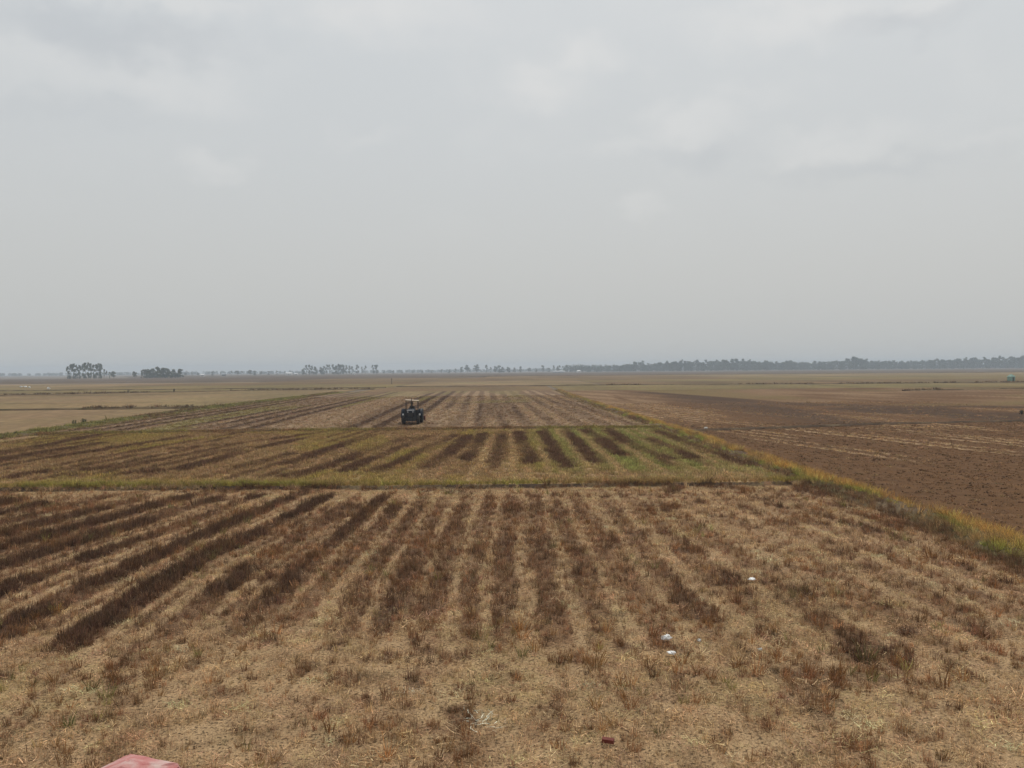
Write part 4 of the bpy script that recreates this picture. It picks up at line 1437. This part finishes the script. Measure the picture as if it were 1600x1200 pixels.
litter(5.77, 20.08, nz_(5.77, 20.08) + .05, .15, .10, .055, 1, 'white scrap of plastic lying farthest out in the near stubble')
litter(2.90, 15.74, nz_(2.9, 15.74) + .05, .15, .12, .085, 2, 'plump white plastic bag lying in the stubble, larger of a pair')
litter(2.84, 14.90, nz_(2.84, 14.9) + .05, .13, .09, .045, 3, 'flat white scrap of plastic lying nearer than the plump bag')
litter(3.49, 15.65, nz_(3.49, 15.65) + .04, .07, .06, .05, 4, 'tiny off white scrap right of the plump white bag', M_PAPER)
litter(4.48, 15.09, nz_(4.48, 15.09) + .04, .07, .05, .04, 5, 'tiny greyish scrap in the brown stubble, rightmost of the litter', M_PAPER)
litter(16.44, 70.6, .08, .26, .2, .12, 6, 'pale scrap at the near end of the dark ditch bank', M_PAPER)
for i, (x, y, w) in enumerate(((-196.3, 332.7, .9), (-194.0, 331.5, 1.0), (-183.0, 315.4, .7))):
    litter(x, y, 0.0, w, .6, .55, 20 + i, 'white sack in the row of sacks on the far left plain', M_PLASTIC, 'sack', 'sack', 'white sacks on the far left plain')
litter(-158.9, 285.3, 0.0, .9, .7, .7, 29, 'single white sack on the far plain below the left grove', M_PLASTIC, 'sack', 'sack')

M_BRICK = simple('fired_brick', (0.16, 0.035, 0.022), 0.85, 0, 0.3, 25.0, 0.4)
bm = bmesh.new()
box(bm, -.085, .085, -.04, .04, 0, .055, .008)
for v in bm.verts:
    if v.co.x > .06 and v.co.y < 0:
        v.co.x -= .012 * (v.co.z / .055)
    v.co += Vector((random.uniform(-.002, .002), random.uniform(-.002, .002), random.uniform(-.001, .001)))
o = from_bm('brick', bm, M_BRICK)
o.location = (1.285, 11.42, nz_(1.285, 11.42) + .035)
o.rotation_euler = (R(4), R(3), R(-12))
tag(o, 'small dark red brick lying alone on straw near the bottom', 'brick')

M_POST = bpy.data.materials.new('faded_red_paint_on_concrete')
nt, N, L, b = nodes(M_POST)
tc = N.new('ShaderNodeTexCoord')
nz = N.new('ShaderNodeTexNoise')
nz.inputs['Scale'].default_value = 16
nz.inputs['Detail'].default_value = 8
nz.inputs['Roughness'].default_value = 0.65
L.new(tc.outputs['Object'], nz.inputs['Vector'])
rp = N.new('ShaderNodeValToRGB')
e = rp.color_ramp.elements
e[0].position, e[0].color = 0.33, (0.42, 0.115, 0.105, 1)
e[1].position, e[1].color = 0.66, (0.60, 0.46, 0.41, 1)
q = e.new(0.47)
q.color = (0.52, 0.22, 0.20, 1)
L.new(nz.outputs['Fac'], rp.inputs[0])
L.new(rp.outputs[0], b.inputs['Base Color'])
b.inputs['Roughness'].default_value = 0.85
bp = N.new('ShaderNodeBump')
bp.inputs['Strength'].default_value = 0.35
bp.inputs['Distance'].default_value = 0.01
L.new(nz.outputs['Fac'], bp.inputs['Height'])
L.new(bp.outputs[0], b.inputs['Normal'])
bm = bmesh.new()
hw = 0.080
PZ = 0.79
lo = [bm.verts.new((sx * hw * 1.04, sy * hw * 1.04, -.25)) for sx, sy in ((-1, -1), (1, -1), (1, 1), (-1, 1))]
sh = [bm.verts.new((sx * hw, sy * hw, PZ - .022)) for sx, sy in ((-1, -1), (1, -1), (1, 1), (-1, 1))]
tp = [bm.verts.new((sx * hw * .2 + .004, sy * hw * .2, PZ)) for sx, sy in ((-1, -1), (1, -1), (1, 1), (-1, 1))]
for a, c in ((lo, sh), (sh, tp)):
    for i in range(4):
        bm.faces.new((a[i], a[(i + 1) % 4], c[(i + 1) % 4], c[i]))
bm.faces.new(tp)
bmesh.ops.bevel(bm, geom=bm.edges[:], offset=.006, segments=2, affect='EDGES')
bmesh.ops.subdivide_edges(bm, edges=[e_ for e_ in bm.edges if e_.calc_length() > .05], cuts=3, use_grid_fill=True)
for v in bm.verts:
    v.co += Vector((random.gauss(0, .0012), random.gauss(0, .0012), random.gauss(0, .0009)))
mp_ = from_bm('marker_post', bm, M_POST)
mp_.location = (-0.810, 1.72, 3.594)
mp_.rotation_euler = (0, 0, R(-22))
tag(mp_, 'faded red painted concrete marker post with pointed top at bottom left', 'marker post')

# ------------------------------------------------------------------ tractor
M_BLUE = simple('dark_blue_paint', (0.009, 0.013, 0.022), 0.6, 0, 0.25, 5.0, 0.03)
M_BLUE.node_tree.nodes['Principled BSDF'].inputs['Specular IOR Level'].default_value = 0.25
M_BLACK = simple('black_plastic', (0.014, 0.014, 0.015), 0.6, 0, 0.2, 6.0, 0.05)
M_RUBBER = simple('muddy_rubber', (0.028, 0.023, 0.020), 0.9, 0, 0.45, 7.0, 0.3)
M_RIM = simple('dull_rim_paint', (0.13, 0.11, 0.10), 0.6, 0, 0.3, 9.0, 0.1)
M_STEEL = simple('dark_steel', (0.06, 0.05, 0.045), 0.6, 0.6, 0.3, 9.0, 0.1)
M_SILVER = simple('silver_trim', (0.55, 0.56, 0.58), 0.35, 0.2, 0.05, 9.0, 0)
M_LAMP = simple('lamp_glass', (0.75, 0.75, 0.73), 0.15, 0, 0.05, 9.0, 0)
M_CANOPY = simple('cream_canopy_sheet', (0.49, 0.37, 0.26), 0.6, 0, 0.12, 3.0, 0.05)
M_ROTOR = simple('rust_red_paint', (0.16, 0.045, 0.03), 0.7, 0, 0.35, 6.0, 0.1)

TR_LOC, TR_RZ = (-9.72, 80.4, 0.07), R(2.0)
tr = empty('tractor', TR_LOC, TR_RZ)
tag(tr, 'dark blue tractor with a cream canopy driving towards the camera', 'tractor')


def part(name, mat, fn, parent=None, smooth=False, bevel=None):
    bm = bmesh.new()
    fn(bm)
    bmesh.ops.recalc_face_normals(bm, faces=bm.faces[:])
    return from_bm(name, bm, mat, tr if parent is None else parent, smooth)


def hood_shape(bm):
    secs = [(-1.52, .30, .70, 1.22), (-1.46, .35, .66, 1.36), (-1.25, .37, .64, 1.43), (-.7, .38, .64, 1.47), (-.12, .39, .64, 1.50)]
    rings = []
    for y, w, z0, z1 in secs:
        c = .12
        pts = [(-w, z0), (-w, z1 - c), (-w + c * .35, z1 - c * .35), (-w + c, z1), (w - c, z1), (w - c * .35, z1 - c * .35), (w, z1 - c), (w, z0)]
        rings.append([bm.verts.new((x, y, z)) for x, z in pts])
    for a, b_ in zip(rings[:-1], rings[1:]):
        for i in range(8):
            bm.faces.new((a[i], a[(i + 1) % 8], b_[(i + 1) % 8], b_[i]))
    bm.faces.new(rings[0])
    bm.faces.new(rings[-1][::-1])


hood = part('hood', M_BLUE, hood_shape)
part('side_vent', M_BLACK, lambda bm: [box(bm, .372, .392, -1.1, -.45, .80 + .1 * i, .85 + .1 * i) for i in range(4)], hood)
part('side_vent', M_BLACK, lambda bm: [box(bm, -.392, -.372, -1.1, -.45, .80 + .1 * i, .85 + .1 * i) for i in range(4)], hood)
part('badge_strip', M_SILVER, lambda bm: box(bm, -.33, .33, -1.485, -1.445, 1.345, 1.415, .012), hood)
grille = part('grille', M_BLACK, lambda bm: box(bm, -.27, .27, -1.56, -1.49, .74, 1.16, .02))
for i in range(6):
    part('grille_bar', M_STEEL, lambda bm: box(bm, -.25, .25, -1.575, -1.555, .79 + .06 * i, .815 + .06 * i, .004), grille)
for s in (-1, 1):
    part('headlight', M_LAMP, lambda bm: box(bm, s * .24 - .05, s * .24 + .05, -1.53, -1.47, 1.19, 1.26, .02), hood)
part('chassis', M_BLACK, lambda bm: (box(bm, -.24, .24, -1.35, .9, .42, .72, .03), box(bm, -.2, .2, .6, 1.2, .45, .95, .04), box(bm, -.16, .16, -.9, .3, .34, .45, .02)))
weights = part('front_weight_frame', M_BLACK, lambda bm: (box(bm, -.46, .46, -1.78, -1.50, .42, .62, .03), box(bm, -.1, .1, -1.55, -1.3, .45, .6)))
for i in range(6):
    part('front_weight', M_BLACK, lambda bm: box(bm, -.44 + .15 * i, -.31 + .15 * i, -1.86, -1.74, .36, .70, .02), weights)
part('front_axle', M_STEEL, lambda bm: (box(bm, -.60, .60, -1.07, -.93, .36, .48, .02), box(bm, -.1, .1, -1.1, -.9, .4, .6)))
part('rear_axle', M_STEEL, lambda bm: tube(bm, [(-.78, .82, .66), (.78, .82, .66)], .09, 10))
part('platform', M_BLACK, lambda bm: box(bm, -.62, .62, -.15, .55, .63, .68, .01))
part('dashboard', M_BLACK, lambda bm: box(bm, -.30, .30, -.12, .04, .68, 1.56, .05))
part('side_shield', M_BLACK, lambda bm: box(bm, .40, .66, -.30, -.18, .40, 1.36, .03))
part('side_shield', M_BLACK, lambda bm: box(bm, -.66, -.40, -.30, -.18, .40, 1.36, .03))
part('engine_skirt', M_BLACK, lambda bm: box(bm, -.40, .40, -1.40, -.16, .38, .66, .03))


def wheel(x, y, R_, w, lugs):
    hub = part('wheel', M_STEEL, lambda bm: lathe_x(bm, [(-w * .36, .06), (-w * .36, .13), (w * .36, .13), (w * .36, .06)], 14))
    hub.location = (x, y, R_)

    def tyre(bm):
        lathe_x(bm, [(-w * .42, R_ * .56), (-w * .5, R_ * .66), (-w * .5, R_ * .84), (-w * .40, R_ * .93), (w * .40, R_ * .93), (w * .5, R_ * .84), (w * .5, R_ * .66), (w * .42, R_ * .56)], 30)
        for k in range(lugs):
            for s_ in (-1, 1):
                a = 2 * math.pi * (k + (.5 if s_ > 0 else 0)) / lugs
                box(bm, min(0, s_ * w * .5), max(0, s_ * w * .5), -.028, .028, R_ * .91, R_ * 1.0, 0, Matrix.Rotation(a, 4, 'X') @ Matrix.Rotation(s_ * .45, 4, 'Z'))
    part('tyre', M_RUBBER, tyre, hub)
    part('rim', M_RIM, lambda bm: lathe_x(bm, [(-w * .30, .12), (-w * .2, R_ * .3), (-w * .40, R_ * .52), (-w * .43, R_ * .575), (w * .43, R_ * .575), (w * .40, R_ * .52), (w * .2, R_ * .3), (w * .30, .12)], 24), hub)
    return hub


for s in (-1, 1):
    wheel(s * .68, -1.0, .44, .26, 14)
    wheel(s * .86, .82, .66, .36, 16)

    def fender(bm, s=s):
        pr = []
        for k in range(11):
            a = R(-5 + 17 * k)
            pr.append((.82 - .76 * math.cos(a), .66 + .78 * math.sin(a)))
        xi, xo = s * .60, s * 1.04
        A = [bm.verts.new((xi, y, z)) for y, z in pr]
        B = [bm.verts.new((xo, y, z)) for y, z in pr]
        C = [bm.verts.new((xi, .82 + (y - .82) * .95, .66 + (z - .66) * .95)) for y, z in pr]
        D = [bm.verts.new((xo, .82 + (y - .82) * .95, .66 + (z - .66) * .95)) for y, z in pr]
        for i in range(10):
            bm.faces.new((A[i], A[i + 1], B[i + 1], B[i]))
            bm.faces.new((C[i], D[i], D[i + 1], C[i + 1]))
            bm.faces.new((A[i], C[i], C[i + 1], A[i + 1]))
            bm.faces.new((B[i], B[i + 1], D[i + 1], D[i]))
        bm.faces.new((A[0], B[0], D[0], C[0]))
        bm.faces.new((A[10], C[10], D[10], B[10]))
    fd = part('fender', M_BLUE, fender, None, True)
    part('fender_inner_panel', M_BLACK, lambda bm: box(bm, s * .605 - .01, s * .605 + .01, .22, 1.4, .7, 1.38, .005), fd)
    lampb = part('lamp_bracket', M_BLACK, lambda bm: (tube(bm, [(s * .55, -.15, .62), (s * .78, -.35, .70), (s * .80, -.40, .92)], .022, 6), box(bm, s * .80 - .085, s * .80 + .085, -.44, -.36, .82, 1.04, .025)))
    part('lamp', M_LAMP, lambda bm: box(bm, s * .80 - .07, s * .80 + .07, -.462, -.442, .845, 1.015, .006), lampb)
    part('step', M_STEEL, lambda bm: (box(bm, s * .55 - .12, s * .55 + .12, -.1, .15, .36, .39, .006), box(bm, s * .55 - .01, s * .55 + .01, -.08, -.05, .38, .64), box(bm, s * .55 - .01, s * .55 + .01, .1, .13, .38, .64)))

part('exhaust_pipe', M_STEEL, lambda bm: (tube(bm, [(.03, -.55, 1.40), (.03, -.55, 1.72)], .035, 10), tube(bm, [(.03, -.55, 1.70), (.03, -.55, 2.10)], .075, 12), tube(bm, [(.03, -.55, 2.08), (.03, -.55, 2.40), (.03, -.50, 2.50)], .032, 10)))
seat = part('seat', M_BLACK, lambda bm: (box(bm, -.24, .24, .40, .86, 1.03, 1.15, .04), box(bm, -.12, .12, .5, .8, .66, 1.05)))
part('backrest', M_BLACK, lambda bm: box(bm, -.23, .23, .82, .93, 1.15, 1.55, .04), seat)


def steering(bm):
    c = Vector((0, .13, 1.57))
    ax = Vector((0, .55, .83)).normalized()
    u = Vector((1, 0, 0))
    w = ax.cross(u)
    ringp = [c + (u * math.cos(t) + w * math.sin(t)) * .19 for t in np.linspace(0, 2 * math.pi, 19)]
    tube(bm, ringp, .016, 6)
    for t in (0.5, 2.6, 4.7):
        tube(bm, [c, c + (u * math.cos(t) + w * math.sin(t)) * .19], .011, 5)
    tube(bm, [c, c - ax * .35], .025, 7)


part('steering_wheel', M_BLACK, steering)
can = part('canopy', M_CANOPY, lambda bm: (box(bm, -.65, .65, -.25, 1.30, 2.24, 2.29, .015, Matrix.Translation((0, 0, 2.26)) @ Matrix.Rotation(R(4.0), 4, 'Y') @ Matrix.Translation((0, 0, -2.26))),))
for s in (-1, 1):
    for y in (-.05, 1.12):
        part('canopy_post', M_STEEL, lambda bm: tube(bm, [(s * .58, y, .66 if y < 0 else 1.25), (s * .56, y, 2.245 - s * .04)], .026, 7), can)
for s in (-1, 1):
    part('lift_arm', M_STEEL, lambda bm: tube(bm, [(s * .25, 1.05, .55), (s * .38, 1.85, .50)], .035, 6))
part('top_link', M_STEEL, lambda bm: tube(bm, [(0, 1.1, .9), (0, 1.85, .85)], .03, 6))

rot = part('rotary_tiller', M_ROTOR, lambda bm: (box(bm, -1.12, 1.12, 1.78, 2.02, .52, .66, .02), box(bm, -.18, .18, 1.75, 2.0, .6, .92, .03),
                                               box(bm, -1.12, 1.12, 1.98, 2.42, .50, .54, .005, Matrix.Translation((0, 2.0, .52)) @ Matrix.Rotation(R(-25), 4, 'X') @ Matrix.Translation((0, -2.0, -.52)))))
for s in (-1, 1):
    part('side_plate', M_ROTOR, lambda bm: box(bm, s * 1.15 - .025, s * 1.15 + .025, 1.66, 2.34, .10, .72, .02), rot)
part('rotor_shaft', M_STEEL, lambda bm: tube(bm, [(-1.12, 2.0, .30), (1.12, 2.0, .30)], .045, 8), rot)
for i in range(14):
    def tine(bm, i=i):
        x = -1.02 + i * .157
        a = i * 1.1
        c, s_ = math.cos(a), math.sin(a)
        tube(bm, [(x, 2.0, .30), (x, 2.0 + .16 * c, .30 + .16 * s_), (x + .05 * (1 if i % 2 else -1), 2.0 + .23 * math.cos(a + .35), .30 + .23 * math.sin(a + .35))], .016, 5, .01)
    part('tine', M_STEEL, tine, rot)

# ------------------------------------------------------------------ driver
M_SHIRT = simple('dark_brown_shirt', (0.050, 0.036, 0.026), 0.9, 0, 0.2, 14.0, 0.1)
M_TROUSER = simple('dark_trousers', (0.030, 0.030, 0.034), 0.9, 0, 0.2, 14.0, 0.1)
M_SKIN = simple('shaded_skin', (0.15, 0.08, 0.05), 0.6, 0, 0.08, 14.0, 0.03)  # skin colour darkened to stand in for a face in shade
M_HAT = simple('dark_cap_cloth', (0.045, 0.035, 0.025), 0.9, 0, 0.2, 20.0, 0.1)
M_HAIR = simple('black_hair', (0.012, 0.010, 0.009), 0.6, 0, 0.2, 40.0, 0.1)


def driver():
    V, E_, RAD = [], [], []

    def v(x, y, z, r, p=None):
        V.append((x, y, z + (.10 if z > 1.0 else 0.0)))
        RAD.append(r)
        if p is not None:
            E_.append((p, len(V) - 1))
        return len(V) - 1
    pel = v(0, .64, 1.16, .145)
    wa = v(0, .66, 1.30, .135, pel)
    ch = v(0, .64, 1.46, .155, wa)
    nb = v(0, .62, 1.60, .085, ch)
    nk = v(0, .60, 1.68, .055, nb)
    jaw = v(0, .575, 1.76, .070, nk)
    hd = v(0, .585, 1.83, .092, jaw)
    v(0, .59, 1.90, .075, hd)
    v(0, .485, 1.805, .016, jaw)                                   # nose
    for s in (-1, 1):
        v(s * .092, .60, 1.815, .02, hd)                           # ear
        sh_ = v(s * .19, .63, 1.555, .072, ch)
        elb = v(s * .25, .50, 1.32, .050, sh_)
        wr = v(s * .19, .27, 1.46, .033, elb)
        pm = v(s * .175, .22, 1.50, .036, wr)
        for k, (dx, ln) in enumerate(((-.030, .050), (-.010, .058), (.010, .055), (.030, .044))):
            a = v(s * .175 + dx, .175, 1.535, .011, pm)
            bq = v(s * .175 + dx, .165 - .02, 1.535 - ln * .4, .010, a)
            v(s * .175 + dx, .165 + .004, 1.50 - ln * .3, .009, bq)
        th = v(s * .145, .205, 1.475, .013, pm)
        v(s * .130, .175, 1.470, .010, th)
        hip = v(s * .10, .60, 1.14, .105, pel)
        kn = v(s * .19, .17, 1.17, .072, hip)
        an = v(s * .20, .12, .78, .047, kn)
        v(s * .21, -.02, .715, .040, an)
    me = bpy.data.meshes.new('person_cage')
    me.from_pydata(V, E_, [])
    o = bpy.data.objects.new('person_cage', me)
    COL.objects.link(o)
    sk = o.modifiers.new('skin', 'SKIN')
    for i, q in enumerate(RAD):
        me.skin_vertices[0].data[i].radius = (q, q)
    me.skin_vertices[0].data[0].use_root = True
    sb = o.modifiers.new('subsurf', 'SUBSURF')
    sb.levels = sb.render_levels = 1
    dg = bpy.context.evaluated_depsgraph_get()
    body = bpy.data.meshes.new_from_object(o.evaluated_get(dg))
    bpy.data.objects.remove(o)
    p = bpy.data.objects.new('person', body)
    COL.objects.link(p)
    body.materials.clear()
    for m in (M_SHIRT, M_TROUSER, M_SKIN, M_BLACK):
        body.materials.append(m)
    for f in body.polygons:
        c = f.center
        f.use_smooth = True
        if c.z > 1.755 or (c.y < .30 and c.z > 1.50 and abs(c.x) < .26):
            f.material_index = 2
        elif c.z < .765:
            f.material_index = 3
        elif c.z < 1.30 or (c.y < .45 and c.z < 1.37):
            f.material_index = 1
    for nm, mat, fn in (
            ('eye', M_HAIR, lambda bm: box(bm, -.045, -.02, .492, .502, 1.825, 1.84, .003)),
            ('eye', M_HAIR, lambda bm: box(bm, .02, .045, .492, .502, 1.825, 1.84, .003)),
            ('mouth', M_HAIR, lambda bm: box(bm, -.025, .025, .502, .508, 1.752, 1.760, .002)),
            ('hair', M_HAIR, lambda bm: (bmesh.ops.create_uvsphere(bm, u_segments=14, v_segments=8, radius=1, matrix=Matrix.Translation((0, .625, 1.86)) @ Matrix.Diagonal((.103, .095, .10, 1))))),
            ('cap', M_HAT, lambda bm: (bmesh.ops.create_uvsphere(bm, u_segments=16, v_segments=8, radius=1, matrix=Matrix.Translation((0, .59, 1.905)) @ Matrix.Diagonal((.112, .118, .075, 1))),
                                       box(bm, -.085, .085, .40, .52, 1.885, 1.895, .004)))):
        bm = bmesh.new()
        fn(bm)
        bmesh.ops.translate(bm, verts=bm.verts[:], vec=(0, 0, .10))
        from_bm(nm, bm, mat, p, True)
    p.location = TR_LOC
    p.rotation_euler = (0, 0, TR_RZ)
    return tag(p, 'person in dark clothes and cap seated at the tractor wheel', 'person')


driver()

# ------------------------------------------------------------------ haze: the air over the plain
hz = bpy.data.materials.new('haze_air')
hz.use_nodes = True
nt = hz.node_tree
nt.nodes.clear()
mo = nt.nodes.new('ShaderNodeOutputMaterial')
pv = nt.nodes.new('ShaderNodeVolumePrincipled')
pv.inputs['Color'].default_value = (0.74, 0.855, 0.985, 1)
pv.inputs['Density'].default_value = 0.00038
pv.inputs['Anisotropy'].default_value = 0.0
nt.links.new(pv.outputs[0], mo.inputs['Volume'])
bm = bmesh.new()
box(bm, -2700, 2700, -100, 3500, -1.6, 32)
tag(from_bm('haze', bm, hz), 'pale haze hanging over the whole plain', 'haze', None, 'stuff')
